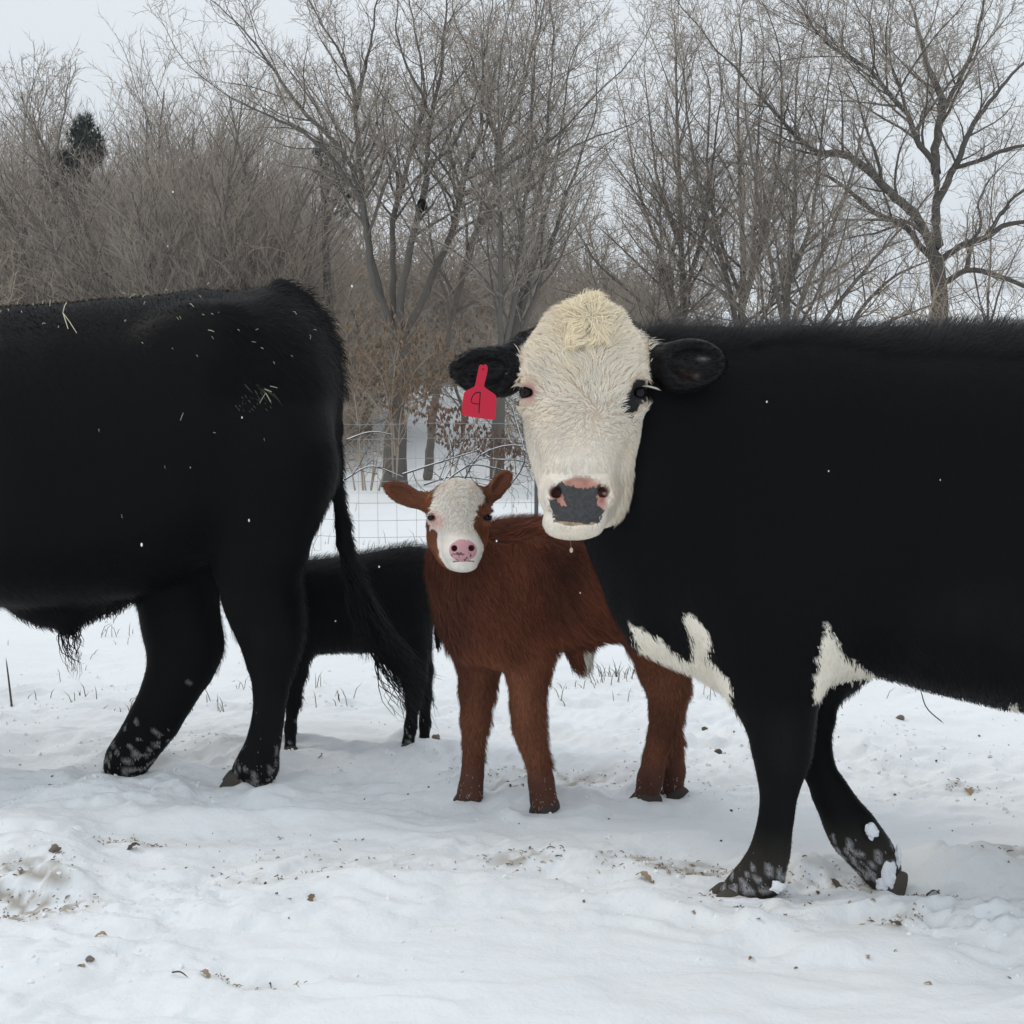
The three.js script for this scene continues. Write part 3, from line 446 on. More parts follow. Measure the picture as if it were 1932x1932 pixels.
// ---------- bodies: distance fields meshed into one continuous skin ----------
class Field {
  constructor(cell) { this.cell = cell; this.list = []; this.lo = [1e9, 1e9, 1e9]; this.hi = [-1e9, -1e9, -1e9]; }
  add(f, lo, hi, k = 0.03, cut = false) {
    this.list.push({ f, lo, hi, k, cut });
    if (!cut) for (let a = 0; a < 3; a++) { this.lo[a] = Math.min(this.lo[a], lo[a]); this.hi[a] = Math.max(this.hi[a], hi[a]); }
  }
  // tapered capsule between two points, optionally squashed in z by q
  cone(a, ra, b, rb, k = 0.03, q = 1, cut = false) {
    const zc = (a.z + b.z) / 2, az = zc + (a.z - zc) / q, bz = zc + (b.z - zc) / q;
    const bx = b.x - a.x, by = b.y - a.y, bw = bz - az, l2 = bx * bx + by * by + bw * bw || 1e-9, R = Math.max(ra, rb), Q = Math.max(q, 0.3);
    const f = (x, y, z) => {
      z = zc + (z - zc) / q;
      const px = x - a.x, py = y - a.y, pz = z - az; let t = (px * bx + py * by + pz * bw) / l2; t = t < 0 ? 0 : t > 1 ? 1 : t;
      const d = Math.hypot(px - bx * t, py - by * t, pz - bw * t) - (ra + (rb - ra) * t);
      return q < 1 && d < 0 ? d * Q : d * (q < 1 ? 0.5 + 0.5 * q : 1);
    };
    this.add(f, [Math.min(a.x, b.x) - R, Math.min(a.y, b.y) - R, Math.min(a.z, b.z) - R * q], [Math.max(a.x, b.x) + R, Math.max(a.y, b.y) + R, Math.max(a.z, b.z) + R * q], k, cut);
  }
  chain(pts, k, q) { for (let i = 0; i + 1 < pts.length; i++) this.cone(pts[i][0], pts[i][1], pts[i + 1][0], pts[i + 1][1], k, q); }
  // ellipsoid, turned by `turn` about z
  ell(c, r, k = 0.02, turn = 0, cut = false, turnY = 0) {
    const C = Math.cos(turn), S = Math.sin(turn), CY = Math.cos(turnY), SY = Math.sin(turnY), R = Math.max(r.x, r.y, r.z);
    const f = (x, y, z) => {
      let px = x - c.x, py = y - c.y, pz = z - c.z; const tx = px * C + py * S; py = -px * S + py * C; px = tx;
      const ux = px * CY + pz * SY; pz = -px * SY + pz * CY; px = ux;
      const k0 = Math.hypot(px / r.x, py / r.y, pz / r.z), k1 = Math.hypot(px / (r.x * r.x), py / (r.y * r.y), pz / (r.z * r.z));
      return k1 < 1e-6 ? -Math.min(r.x, r.y, r.z) : k0 * (k0 - 1) / k1;
    };
    const e = turn || turnY ? [R, R, R] : [r.x, r.y, r.z];
    this.add(f, [c.x - e[0], c.y - e[1], c.z - e[2]], [c.x + e[0], c.y + e[1], c.z + e[2]], k, cut);
  }
  // trunk of an animal: stations along x, each [x, top, bottom, half width, z, pinch of the underside]
  barrel(st, k = 0.05) {
    st = st.slice().sort((a, b) => a[0] - b[0]);
    const n = st.length, out = [0, 0, 0, 0, 0, 0];
    const at = (x) => {
      let i = 0; while (i < n - 2 && x > st[i + 1][0]) i++;
      const p1 = st[i], p2 = st[i + 1], p0 = st[Math.max(0, i - 1)], p3 = st[Math.min(n - 1, i + 2)], h = p2[0] - p1[0], t = Math.min(1, Math.max(0, (x - p1[0]) / h));
      for (let c = 1; c < 6; c++) {
        const m1 = (p2[c] - p0[c]) / (p2[0] - p0[0] || 1) * h, m2 = (p3[c] - p1[c]) / (p3[0] - p1[0] || 1) * h, t2 = t * t, t3 = t2 * t;
        out[c] = (2 * t3 - 3 * t2 + 1) * p1[c] + (t3 - 2 * t2 + t) * m1 + (-2 * t3 + 3 * t2) * p2[c] + (t3 - t2) * m2;
      }
      return out;
    };
    const x0 = st[0][0], x1 = st[n - 1][0], f = (x, y, z) => {
      const xc = x < x0 ? x0 : x > x1 ? x1 : x, s = at(xc), cy = (s[1] + s[2]) / 2, hh = Math.max(0.01, (s[1] - s[2]) / 2), dy = (y - cy) / hh, w = Math.max(0.01, s[3] * (1 - s[5] * (0.5 - 0.5 * Math.max(-1, Math.min(1, dy)))));
      const qy = Math.abs(dy), qz = Math.abs(z - s[4]) / w, e = 2.25, r = Math.pow(Math.pow(qy, e) + Math.pow(qz, e), 1 / e), d = (r - 1) * Math.min(hh, w), dx = x - xc;
      return dx === 0 ? d : d > 0 ? Math.hypot(d, dx) : Math.max(d, Math.abs(dx));
    };
    const mx = (c, g) => g(...st.map((s) => s[c])), W0 = mx(3, Math.max) + 0.02;
    this.add(f, [x0, mx(2, Math.min) - 0.02, Math.min(...st.map((s) => s[4])) - W0], [x1, mx(1, Math.max) + 0.02, Math.max(...st.map((s) => s[4])) + W0], k);
  }
  build(bump) {
    const c = this.cell, pad = 4, o = this.lo.map((v) => v - pad * c), N = this.hi.map((v, a) => Math.ceil((v + pad * c - o[a]) / c) + 1), [nx, ny, nz] = N, sx = 1, sy = nx, sz = nx * ny, D = new Float32Array(nx * ny * nz).fill(1);
    for (const { f, lo, hi, k, cut } of this.list) {
      const m = Math.max(k, 3 * c) + 2 * c, i0 = lo.map((v, a) => Math.max(0, Math.floor((v - m - o[a]) / c))), i1 = hi.map((v, a) => Math.min(N[a] - 1, Math.ceil((v + m - o[a]) / c)));
      for (let kz = i0[2]; kz <= i1[2]; kz++) for (let j = i0[1]; j <= i1[1]; j++) for (let i = i0[0]; i <= i1[0]; i++) {
        const q = i + j * sy + kz * sz, a = D[q]; let d = f(o[0] + i * c, o[1] + j * c, o[2] + kz * c);
        if (cut) { d = -d; const h = Math.max(k - Math.abs(a - d), 0) / k; D[q] = Math.max(a, d) + h * h * k * 0.25; }
        else { const h = Math.max(k - Math.abs(a - d), 0) / k; D[q] = Math.min(a, d) - h * h * k * 0.25; }
      }
    }
    if (bump) for (let kz = 0, q = 0; kz < nz; kz++) for (let j = 0; j < ny; j++) for (let i = 0; i < nx; i++, q++) if (D[q] < 0.06 && D[q] > -0.06) D[q] += bump(o[0] + i * c, o[1] + j * c, o[2] + kz * c);
    const at = new Int32Array(D.length).fill(-1), P = [], Q = [], I = [];
    const val = (x, y, z) => { const X = (x - o[0]) / c, Y = (y - o[1]) / c, Z = (z - o[2]) / c, i = Math.min(nx - 2, Math.max(0, Math.floor(X))), j = Math.min(ny - 2, Math.max(0, Math.floor(Y))), k = Math.min(nz - 2, Math.max(0, Math.floor(Z))), a = X - i, b = Y - j, g = Z - k, q = i + j * sy + k * sz; return lerp(lerp(lerp(D[q], D[q + 1], a), lerp(D[q + sy], D[q + sy + 1], a), b), lerp(lerp(D[q + sz], D[q + sz + 1], a), lerp(D[q + sy + sz], D[q + sy + sz + 1], a), b), g); };
    const E = [[0, 1], [2, 3], [4, 5], [6, 7], [0, 2], [1, 3], [4, 6], [5, 7], [0, 4], [1, 5], [2, 6], [3, 7]], cv = new Float32Array(8);
    for (let k = 0; k < nz - 1; k++) for (let j = 0; j < ny - 1; j++) for (let i = 0; i < nx - 1; i++) {
      const q = i + j * sy + k * sz; let mask = 0;
      for (let b = 0; b < 8; b++) { cv[b] = D[q + (b & 1) + ((b >> 1) & 1) * sy + (b >> 2) * sz]; if (cv[b] < 0) mask |= 1 << b; }
      if (mask === 0 || mask === 255) continue;
      let x = 0, y = 0, z = 0, n = 0;
      for (const [a, b] of E) if ((cv[a] < 0) !== (cv[b] < 0)) { const t = cv[a] / (cv[a] - cv[b]); x += lerp(a & 1, b & 1, t); y += lerp((a >> 1) & 1, (b >> 1) & 1, t); z += lerp(a >> 2, b >> 2, t); n++; }
      x = o[0] + (i + x / n) * c; y = o[1] + (j + y / n) * c; z = o[2] + (k + z / n) * c;
      at[q] = P.length / 3; P.push(x, y, z);
      const e = c * 0.9; let gx = val(x + e, y, z) - val(x - e, y, z), gy = val(x, y + e, z) - val(x, y - e, z), gz = val(x, y, z + e) - val(x, y, z - e); const l = Math.hypot(gx, gy, gz) || 1; Q.push(gx / l, gy / l, gz / l);
    }
    const quad = (a, b, d, e, flip) => { if (a < 0 || b < 0 || d < 0 || e < 0) return; if (flip) I.push(a, d, b, b, d, e); else I.push(a, b, d, b, e, d); };
    for (let k = 1; k < nz - 1; k++) for (let j = 1; j < ny - 1; j++) for (let i = 1; i < nx - 1; i++) {
      const q = i + j * sy + k * sz, s = D[q] < 0;
      if (s !== D[q + 1] < 0) quad(at[q - sy - sz], at[q - sz], at[q - sy], at[q], !s);
      if (s !== D[q + sy] < 0) quad(at[q - 1 - sz], at[q - sz], at[q - 1], at[q], s);
      if (s !== D[q + sz] < 0) quad(at[q - 1 - sy], at[q - sy], at[q - 1], at[q], !s);
    }
    const g = new THREE.BufferGeometry();
    g.setAttribute('position', new THREE.BufferAttribute(new Float32Array(P), 3)); g.setAttribute('normal', new THREE.BufferAttribute(new Float32Array(Q), 3)); g.setIndex(new THREE.BufferAttribute(new Uint32Array(I), 1));
    return g;
  }
}
function paint(g, fn) {
  const p = g.attributes.position.array, n = g.attributes.normal.array, c = new Float32Array(p.length), o = [0, 0, 0];
  for (let i = 0; i < p.length; i += 3) { fn(p[i], p[i + 1], p[i + 2], n[i], n[i + 1], n[i + 2], o); c[i] = o[0]; c[i + 1] = o[1]; c[i + 2] = o[2]; }
  g.setAttribute('color', new THREE.BufferAttribute(c, 3)); return g;
}
// splits the triangles of a region into four, so that fine markings keep crisp edges
function refine(g, inside) {
  const P = Array.from(g.attributes.position.array), N = Array.from(g.attributes.normal.array), I = g.index.array, J = [], mids = new Map();
  const mid = (a, b) => { const k = a < b ? a * 4194304 + b : b * 4194304 + a; let m = mids.get(k); if (m === undefined) { m = P.length / 3; for (let c = 0; c < 3; c++) { P.push((P[a * 3 + c] + P[b * 3 + c]) / 2); N.push((N[a * 3 + c] + N[b * 3 + c]) / 2); } mids.set(k, m); } return m; };
  for (let t = 0; t < I.length; t += 3) { const [a, b, c] = [I[t], I[t + 1], I[t + 2]]; if (inside(P[a * 3], P[a * 3 + 1], P[a * 3 + 2])) { const d = mid(a, b), e = mid(b, c), f = mid(c, a); J.push(a, d, f, d, b, e, f, e, c, d, e, f); } else J.push(a, b, c); }
  const o = new THREE.BufferGeometry(); o.setAttribute('position', new THREE.BufferAttribute(new Float32Array(P), 3)); o.setAttribute('normal', new THREE.BufferAttribute(new Float32Array(N), 3)); o.setIndex(new THREE.BufferAttribute(new Uint32Array(J), 1)); return o;
}
// ---------- hair: thin tapering blades rooted in the skin ----------
// o: n, seed, seg, width, dense(x,y,z,nx,ny,nz), comb(p, n, out), long(p, n), lift, color(p, n, out, rnd), clump (cell, pull), wave (amplitude, turns)
function hair(g, o) {
  const P = g.attributes.position.array, Nn = g.attributes.normal.array, I = g.index.array, rnd = rngOf(o.seed), nt = I.length / 3, cum = new Float64Array(nt);
  let sum = 0;
  for (let t = 0; t < nt; t++) {
    const a = I[t * 3] * 3, b = I[t * 3 + 1] * 3, c = I[t * 3 + 2] * 3, ux = P[b] - P[a], uy = P[b + 1] - P[a + 1], uz = P[b + 2] - P[a + 2], vx = P[c] - P[a], vy = P[c + 1] - P[a + 1], vz = P[c + 2] - P[a + 2];
    let A = Math.hypot(uy * vz - uz * vy, uz * vx - ux * vz, ux * vy - uy * vx) / 2;
    if (o.dense) A *= o.dense(P[a], P[a + 1], P[a + 2], Nn[a], Nn[a + 1], Nn[a + 2]);
    cum[t] = sum += A;
  }
  const seg = o.seg ?? 2, per = seg * 2 + 1, p = new Float32Array(o.n * per * 3), q = new Float32Array(o.n * per * 3), col = new Float32Array(o.n * per * 3), idx = new Uint32Array(o.n * (2 * seg - 1) * 3);
  const d = V(), nn = V(), w = V(), cc = [0, 0, 0], r = V(), tip = V(), cl = o.clump; let vi = 0, ii = 0;
  for (let k = 0; k < o.n; k++) {
    const target = (k + rnd()) / o.n * sum; let lo = 0, hi = nt - 1; while (lo < hi) { const m = (lo + hi) >> 1; if (cum[m] < target) lo = m + 1; else hi = m; }
    const a = I[lo * 3] * 3, b = I[lo * 3 + 1] * 3, c = I[lo * 3 + 2] * 3; let s = rnd(), t = rnd(); if (s + t > 1) { s = 1 - s; t = 1 - t; } const f = 1 - s - t;
    r.set(P[a] * f + P[b] * s + P[c] * t, P[a + 1] * f + P[b + 1] * s + P[c + 1] * t, P[a + 2] * f + P[b + 2] * s + P[c + 2] * t);
    nn.set(Nn[a] * f + Nn[b] * s + Nn[c] * t, Nn[a + 1] * f + Nn[b + 1] * s + Nn[c + 1] * t, Nn[a + 2] * f + Nn[b + 2] * s + Nn[c + 2] * t).normalize();
    let L = o.long(r, nn) * (0.65 + 0.6 * rnd());
    d.set(0, -1, 0); o.comb(r, nn, d); d.x += (rnd() - 0.5) * 0.35; d.y += (rnd() - 0.5) * 0.35; d.z += (rnd() - 0.5) * 0.35;
    d.addScaledVector(nn, -d.dot(nn)); if (d.lengthSq() < 1e-6) d.set(nn.y, nn.z, nn.x); d.normalize();
    const lift = typeof o.lift === 'function' ? o.lift(r, nn) : o.lift, lf = lift * (0.6 + 0.8 * rnd());
    tip.copy(r).addScaledVector(d, L * Math.sqrt(Math.max(0.05, 1 - lf * lf))).addScaledVector(nn, L * lf);
    if (cl) { // tips gather towards the tip of the nearest tuft
      const e = cl.cell, ix = Math.floor(r.x / e), iy = Math.floor(r.y / e), iz = Math.floor(r.z / e); let best = 1e9, bx = 0, by = 0, bz = 0;
      for (let X = -1; X < 2; X++) for (let Y = -1; Y < 2; Y++) for (let Z = -1; Z < 2; Z++) { const hx = (ix + X + hash3(ix + X, iy + Y, iz + Z)) * e, hy = (iy + Y + hash3(iy + Y + 71, iz + Z, ix + X)) * e, hz = (iz + Z + hash3(iz + Z + 31, ix + X, iy + Y)) * e, q2 = (hx - r.x) ** 2 + (hy - r.y) ** 2 + (hz - r.z) ** 2; if (q2 < best) { best = q2; bx = hx; by = hy; bz = hz; } }
      let ox = bx - r.x, oy = by - r.y, oz = bz - r.z; const dn = ox * nn.x + oy * nn.y + oz * nn.z; ox -= dn * nn.x; oy -= dn * nn.y; oz -= dn * nn.z;
      const pull = cl.pull * Math.min(1, L / (cl.cell * 1.35)) ** 1.5; tip.x += ox * pull; tip.y += oy * pull; tip.z += oz * pull;
    }
    w.copy(tip).sub(r).cross(nn).normalize();
    o.color(r, nn, cc, rnd);
    const width = o.width * (0.7 + 0.6 * rnd()), jt = o.jitter ?? 0.5, jx = (rnd() - 0.5) * jt, jy = (rnd() - 0.5) * jt, jz = (rnd() - 0.5) * jt, ph = o.wave ? o.wave.phase(r) : 0, first = vi;
    for (let e = 0; e <= seg; e++) {
      const u = e / seg, arch = L * lf * 0.35 * Math.sin(u * Math.PI), wv = o.wave ? o.wave.amp * Math.sin(ph + u * o.wave.turns * 6.283) * Math.min(1, u * 2) : 0;
      const x = lerp(r.x, tip.x, u) + nn.x * (arch - 0.0015 * (1 - u)) + w.x * wv, y = lerp(r.y, tip.y, u) + nn.y * (arch - 0.0015 * (1 - u)) + w.y * wv - (o.sag ?? 0) * L * u * u, z = lerp(r.z, tip.z, u) + nn.z * (arch - 0.0015 * (1 - u)) + w.z * wv;
      const tw = width * 0.5 * (e === seg ? 0 : 1 - 0.45 * u);
      for (let side = -1; side <= 1; side += 2) {
        if (e === seg && side > 0) break;
        const i3 = vi * 3; p[i3] = x + w.x * tw * side; p[i3 + 1] = y + w.y * tw * side; p[i3 + 2] = z + w.z * tw * side;
        let ax = nn.x + jx + w.x * side * jt, ay = nn.y + jy + w.y * side * jt, az = nn.z + jz + w.z * side * jt; const l = Math.hypot(ax, ay, az) || 1; q[i3] = ax / l; q[i3 + 1] = ay / l; q[i3 + 2] = az / l;
        col[i3] = cc[0]; col[i3 + 1] = cc[1]; col[i3 + 2] = cc[2]; vi++;
      }
    }
    for (let e = 0; e < seg; e++) { const z0 = first + e * 2; if (e === seg - 1) { idx[ii++] = z0; idx[ii++] = z0 + 1; idx[ii++] = z0 + 2; } else { idx[ii++] = z0; idx[ii++] = z0 + 1; idx[ii++] = z0 + 2; idx[ii++] = z0 + 1; idx[ii++] = z0 + 3; idx[ii++] = z0 + 2; } }
  }
  const out = new THREE.BufferGeometry();
  out.setAttribute('position', new THREE.BufferAttribute(p, 3)); out.setAttribute('normal', new THREE.BufferAttribute(q, 3)); out.setAttribute('color', new THREE.BufferAttribute(col, 3)); out.setIndex(new THREE.BufferAttribute(idx, 1));
  return out;
}
// ---------- shared for the animals ----------
const COAT = new THREE.MeshPhysicalMaterial({ color: 0xffffff, vertexColors: true, roughness: 0.44, specularIntensity: 0.17, side: THREE.DoubleSide });
const COATMATTE = new THREE.MeshPhysicalMaterial({ color: 0xffffff, vertexColors: true, roughness: 0.8, specularIntensity: 0.15, side: THREE.DoubleSide });
const MUZZLE = new THREE.MeshPhysicalMaterial({ color: 0xffffff, vertexColors: true, roughness: 0.42, specularIntensity: 0.4 });
const SKIN = new THREE.MeshPhysicalMaterial({ color: 0xffffff, vertexColors: true, roughness: 0.6, specularIntensity: 0.2 });
const EYEBALL = new THREE.MeshPhysicalMaterial({ color: new THREE.Color().setRGB(0.006, 0.005, 0.006), roughness: 0.1, specularIntensity: 0.45 });
const HORN = rough(0.075, 0.066, 0.056, 0.8);
const SNOWBIT = rough(0.82, 0.84, 0.88, 0.8);
const inPoly = (poly, x, y) => { let c = false; for (let i = 0, j = poly.length - 1; i < poly.length; j = i++) { const [a, b] = poly[i], [d, e] = poly[j]; if ((b > y) !== (e > y) && x < (d - a) * (y - b) / (e - b) + a) c = !c; } return c; };
// a body laid out from the photograph: joints [x, y, radius or edge, lift towards the viewer in metres]
function frame(map, D) {
  const px = D / FOCAL;
  return {
    px, D,
    at: (x, y, dz = 0) => { const [u, v] = map(x, y); return W(u, v, D - dz); },
    // limb described by the two edges of its outline: [xl, yl, xr, yr, dz]
    limb(F, rows, k = 0.03, q = 0.75, scale = 1, trim = 0.006) {
      F.chain(rows.map(([xl, yl, xr, yr, dz = 0]) => { const [a, b] = map(xl, yl), [c, d] = map(xr, yr), De = D - dz; return [W((a + c) / 2, (b + d) / 2, De), Math.max(0.008, Math.hypot(c - a, d - b) * 0.5 * De / FOCAL * scale - trim)]; }), k, q);
    },
    barrel(F, rows, k, dz = 0) { F.barrel(rows.map(([x, t, b, hw, z = 0, pinch = 0]) => { const [u, v] = map(x, t), [, v2] = map(x, b), A = W(u, v, D - dz - z), B = W(u, v2, D - dz - z); return [A.x, A.y - 0.005, B.y + 0.005, hw, A.z, pinch]; }), k); },
  };
}
// two-toed hoof: p on the ground under the leg, heading in the ground plane (radians, 0 = towards -x), pitch of the toe
function hoof(parent, p, size, heading, pitch = 0, mat = HORN) {
  for (const s of [-1, 1]) {
    const g = new THREE.SphereGeometry(1, 18, 12), a = g.attributes.position;
    for (let i = 0; i < a.count; i++) { let x = a.getX(i), y = a.getY(i), z = a.getZ(i); const toe = Math.max(0, -x); y = y < -0.25 ? -0.25 - (y + 0.25) * 0.1 : y * (1 - 0.55 * toe) ; x *= 1.25; z *= 0.5 * (1 - 0.35 * toe); a.setXYZ(i, x * size, y * size, (z + s * 0.5) * size); }
    g.computeVertexNormals();
    const m = mesh('hoof', g, mat, parent); m.position.copy(p); m.rotation.set(0, heading, pitch, 'YZX');
  }
}
function eye(parent, c, r) {
  const m = mesh('eye', new THREE.SphereGeometry(r, 28, 20), EYEBALL, parent); m.position.copy(c);
  return m;
}
function lashes(parent, c, list, col) {
  const t = new Tri(); for (const pts of list) t.tube(spline(pts.map(([x, y, z]) => V(c.x + x, c.y + y, c.z + z)), 5), [0.0012, 0.0011, 0.0009, 0.0007, 0.0005, 0], 3);
  mesh('eyelashes', t.geo(), col, parent);
}
const speckle = (x, y, z, f = 130) => noise3(x * f, y * f, z * f) + 0.6 * noise3(x * f * 2.1, y * f * 2.1, z * f * 2.1);

// ---------- white-faced black cow ----------
{
  const t = thing('cow', 'black cow with a cream white face turned to the camera, red tag in one ear', 'cow');
  const D = 3.2, I = frame((u, v) => [u, v], D), Z = frame((x, y) => [1159.2 + x * 0.4, 1081.9 + y * 0.4], D), F = new Field(0.0132);
  I.barrel(F, [[1172, 930, 1130, 0.07, 0.03, 0], [1188, 800, 1190, 0.13, 0.03, 0.1], [1225, 650, 1214, 0.17, 0.02, 0.2], [1290, 617, 1266, 0.21, 0, 0.3], [1391, 613, 1318, 0.25, 0, 0.3], [1470, 609, 1314, 0.28, 0, 0.3], [1545, 610, 1296, 0.3, 0, 0.3], [1640, 613, 1276, 0.32, 0, 0.2], [1760, 612, 1302, 0.35, 0, 0.1], [1932, 610, 1338, 0.37, 0, 0], [2200, 612, 1370, 0.38, 0, 0], [2430, 600, 1300, 0.34, 0, 0.1], [2600, 595, 1180, 0.3, 0, 0.2], [2720, 640, 1050, 0.22, 0, 0.1], [2770, 740, 950, 0.1, 0, 0]], 0.05);
  // neck carrying the head towards the camera
  F.chain([[I.at(1195, 730, 0.1), 0.115], [I.at(1240, 775, 0.07), 0.145], [I.at(1330, 830, 0.04), 0.2], [I.at(1450, 880, 0), 0.24]], 0.08, 0.9);
  F.chain([[I.at(1185, 850, 0.1), 0.1], [I.at(1215, 980, 0.1), 0.12], [I.at(1260, 1120, 0.04), 0.12]], 0.08, 0.8);
  // shoulder and near foreleg
  F.chain([[I.at(1500, 820, 0.13), 0.2], [I.at(1440, 1080, 0.16), 0.17], [Z.at(745, 440, 0.14), 0.12]], 0.07, 0.6);
  Z.limb(F, [[520, 440, 975, 440, 0.14], [588, 600, 945, 600, 0.14], [635, 740, 938, 740, 0.14], [655, 860, 925, 860, 0.14], [682, 960, 882, 960, 0.14], [693, 1060, 855, 1060, 0.14], [687, 1150, 843, 1150, 0.14], [668, 1240, 832, 1240, 0.14], [640, 1320, 826, 1330, 0.14], [575, 1410, 800, 1450, 0.14], [505, 1475, 700, 1545, 0.14], [450, 1540, 560, 1575, 0.14]], 0.03, 0.72);
  Z.limb(F, [[700, 1440, 800, 1440, 0.14], [735, 1475, 805, 1475, 0.14]], 0.02, 0.7); // dewclaw
  // far foreleg, flexed at the knee, toe down
  F.chain([[I.at(1540, 900, -0.14), 0.17], [Z.at(980, 400, -0.1), 0.11]], 0.06, 0.6);
  Z.limb(F, [[930, 420, 1090, 420, -0.08], [945, 560, 1068, 560, -0.06], [930, 700, 1040, 700, -0.04], [895, 830, 1022, 830, -0.02], [890, 925, 1040, 935, 0], [935, 1060, 1112, 1030, 0.02], [985, 1180, 1182, 1130, 0.03], [1022, 1260, 1250, 1205, 0.04], [1110, 1350, 1318, 1300, 0.04], [1180, 1430, 1352, 1395, 0.04], [1255, 1500, 1345, 1490, 0.04]], 0.03, 0.75);
  // hind legs and tail beyond the frame
  for (const [s, dx] of [[0.15, 60], [-0.15, -70]]) F.chain([[I.at(2570, 850, s), 0.22], [I.at(2590 + dx * 0.5, 1110, s), 0.14], [I.at(2640 + dx, 1330, s), 0.075], [I.at(2600 + dx, 1560, s), 0.052], [I.at(2560 + dx, 1640, s), 0.055]], 0.06, 0.75);
  F.ell(I.at(2480, 1330, 0), V(0.17, 0.12, 0.14), 0.06);
  F.chain([[I.at(2750, 640, 0), 0.04], [I.at(2790, 800, 0), 0.028], [I.at(2790, 1200, 0), 0.02]], 0.03);
  const body = F.build((x, y, z) => y > 0.5 ? 0.006 * noise3(x * 4, y * 2.6, z * 4) + 0.0035 * noise3(x * 12, y * 5, z * 9) : 0.002 * noise3(x * 16, y * 8, z * 16));

  // head, in its own finer field: x right, y up, z towards the camera
  const HD = 2.85, H0 = W(811.4 + 920 * 0.32, 525.5 + 700 * 0.32, HD), S = 0.32 * HD / FOCAL, h = (x, y, z) => V(H0.x + (x - 920) * S, H0.y + (700 - y) * S, H0.z + z), e = (a, b, c) => V(a * S, b * S, c);
  const G = new Field(0.0046);
  G.ell(h(922, 490, -0.085), e(352, 318, 0.1), 0.04);
  G.ell(h(930, 230, -0.08), e(190, 90, 0.06), 0.05);
  G.ell(h(940, 420, -0.19), e(350, 330, 0.12), 0.04);
  G.cone(h(930, 600, -0.085), 0.108, h(885, 1130, -0.01), 0.074, 0.04);
  G.ell(h(915, 800, -0.115), e(345, 300, 0.1), 0.05);
  G.ell(h(915, 1000, -0.115), e(318, 330, 0.088), 0.05);
  G.ell(h(930, 1230, -0.09), e(262, 240, 0.07), 0.05);
  G.ell(h(1040, 1330, -0.085), e(110, 140, 0.05), 0.04);
  G.ell(h(868, 1275, 0.0), e(226, 160, 0.072), 0.035);
  G.ell(h(868, 1300, 0.052), e(150, 110, 0.022), 0.03);
  G.ell(h(745, 1265, 0.046), e(62, 88, 0.026), 0.02); G.ell(h(1003, 1262, 0.046), e(58, 84, 0.026), 0.02);
  G.ell(h(850, 1440, -0.002), e(176, 78, 0.055), 0.03);
  G.ell(h(850, 1475, -0.03), e(150, 55, 0.05), 0.03);
  for (const [x, ex, z] of [[592, 577, -0.078], [1230, 1240, -0.072]]) { // brow, socket and lids
    const s = x < 900 ? -1 : 1;
    G.ell(h(x - s * 12, 606, z + 0.006), e(62, 40, 0.032), 0.03);
    G.ell(h(x - s * 4, 742, z), e(70, 44, 0.03), 0.03);
    G.ell(h(ex + s * 12, 668, z + 0.03), e(48, 38, 0.026), 0.01, 0, true);
    G.ell(h(ex - s * 8, 628, z + 0.022), e(52, 11, 0.016), 0.006, s * 0.3); G.ell(h(ex - s * 8, 710, z + 0.019), e(46, 10, 0.013), 0.006, -s * 0.2);
  }
  // nostrils: commas turning inward below
  G.cone(h(724, 1236, 0.07), 0.0125, h(748, 1262, 0.045), 0.012, 0.008, 1, true); G.cone(h(742, 1258, 0.072), 0.0105, h(780, 1318, 0.078), 0.0045, 0.008, 1, true);
  G.cone(h(1024, 1232, 0.07), 0.0125, h(1000, 1258, 0.045), 0.012, 0.008, 1, true); G.cone(h(1004, 1254, 0.072), 0.0105, h(974, 1306, 0.078), 0.0045, 0.008, 1, true);
  G.cone(h(868, 1330, 0.0895), 0.003, h(868, 1425, 0.078), 0.003, 0.008, 1, true);
  for (const [a, b, c, d, z0, z1] of [[690, 1392, 780, 1432, 0.036, 0.06], [780, 1432, 868, 1440, 0.06, 0.068], [868, 1440, 960, 1432, 0.068, 0.06], [960, 1432, 1045, 1392, 0.06, 0.036]]) G.cone(h(a, b, z0), 0.006, h(c, d, z1), 0.006, 0.01, 1, true);
  // ears: cupped leaves held out sideways
  G.cone(h(600, 430, -0.15), 0.05, h(440, 480, -0.125), 0.034, 0.03); G.ell(h(318, 520, -0.12), e(212, 132, 0.034), 0.02, 0.06); G.ell(h(350, 575, -0.118), e(170, 112, 0.03), 0.02, 0.05); G.ell(h(440, 590, -0.12), e(100, 92, 0.03), 0.02); G.ell(h(300, 535, -0.08), e(172, 98, 0.036), 0.012, 0.06, true);
  G.cone(h(1250, 440, -0.15), 0.05, h(1420, 480, -0.1), 0.034, 0.03); G.ell(h(1570, 490, -0.085), e(212, 148, 0.036), 0.02, -0.06); G.ell(h(1540, 570, -0.082), e(160, 96, 0.028), 0.02, 0.2); G.ell(h(1590, 495, -0.044), e(176, 112, 0.042), 0.012, -0.06, true);
  let head = G.build((x, y, z) => { const X = 920 + (x - H0.x) / S, Y = 700 - (y - H0.y) / S; return z > H0.z + 0.05 && Y > 1190 && Y < 1440 && Math.abs(X - 868) < 150 ? 0.0011 * noise3(x * 230, y * 230, z * 230) : 0; });

  for (let k = 0; k < 2; k++) head = refine(head, (x, y, z) => z > H0.z - 0.005 && Math.abs(x - h(870, 0, 0).x) < 0.075 && y < h(0, 1130, 0).y && y > h(0, 1465, 0).y);
  const EL = h(577, 668, -0.068), ER = h(1240, 672, -0.062);
  const tear = [[1185, 660], [1225, 610], [1290, 600], [1300, 690], [1262, 735], [1215, 770], [1190, 815], [1165, 800], [1120, 775], [1130, 730], [1165, 690]];
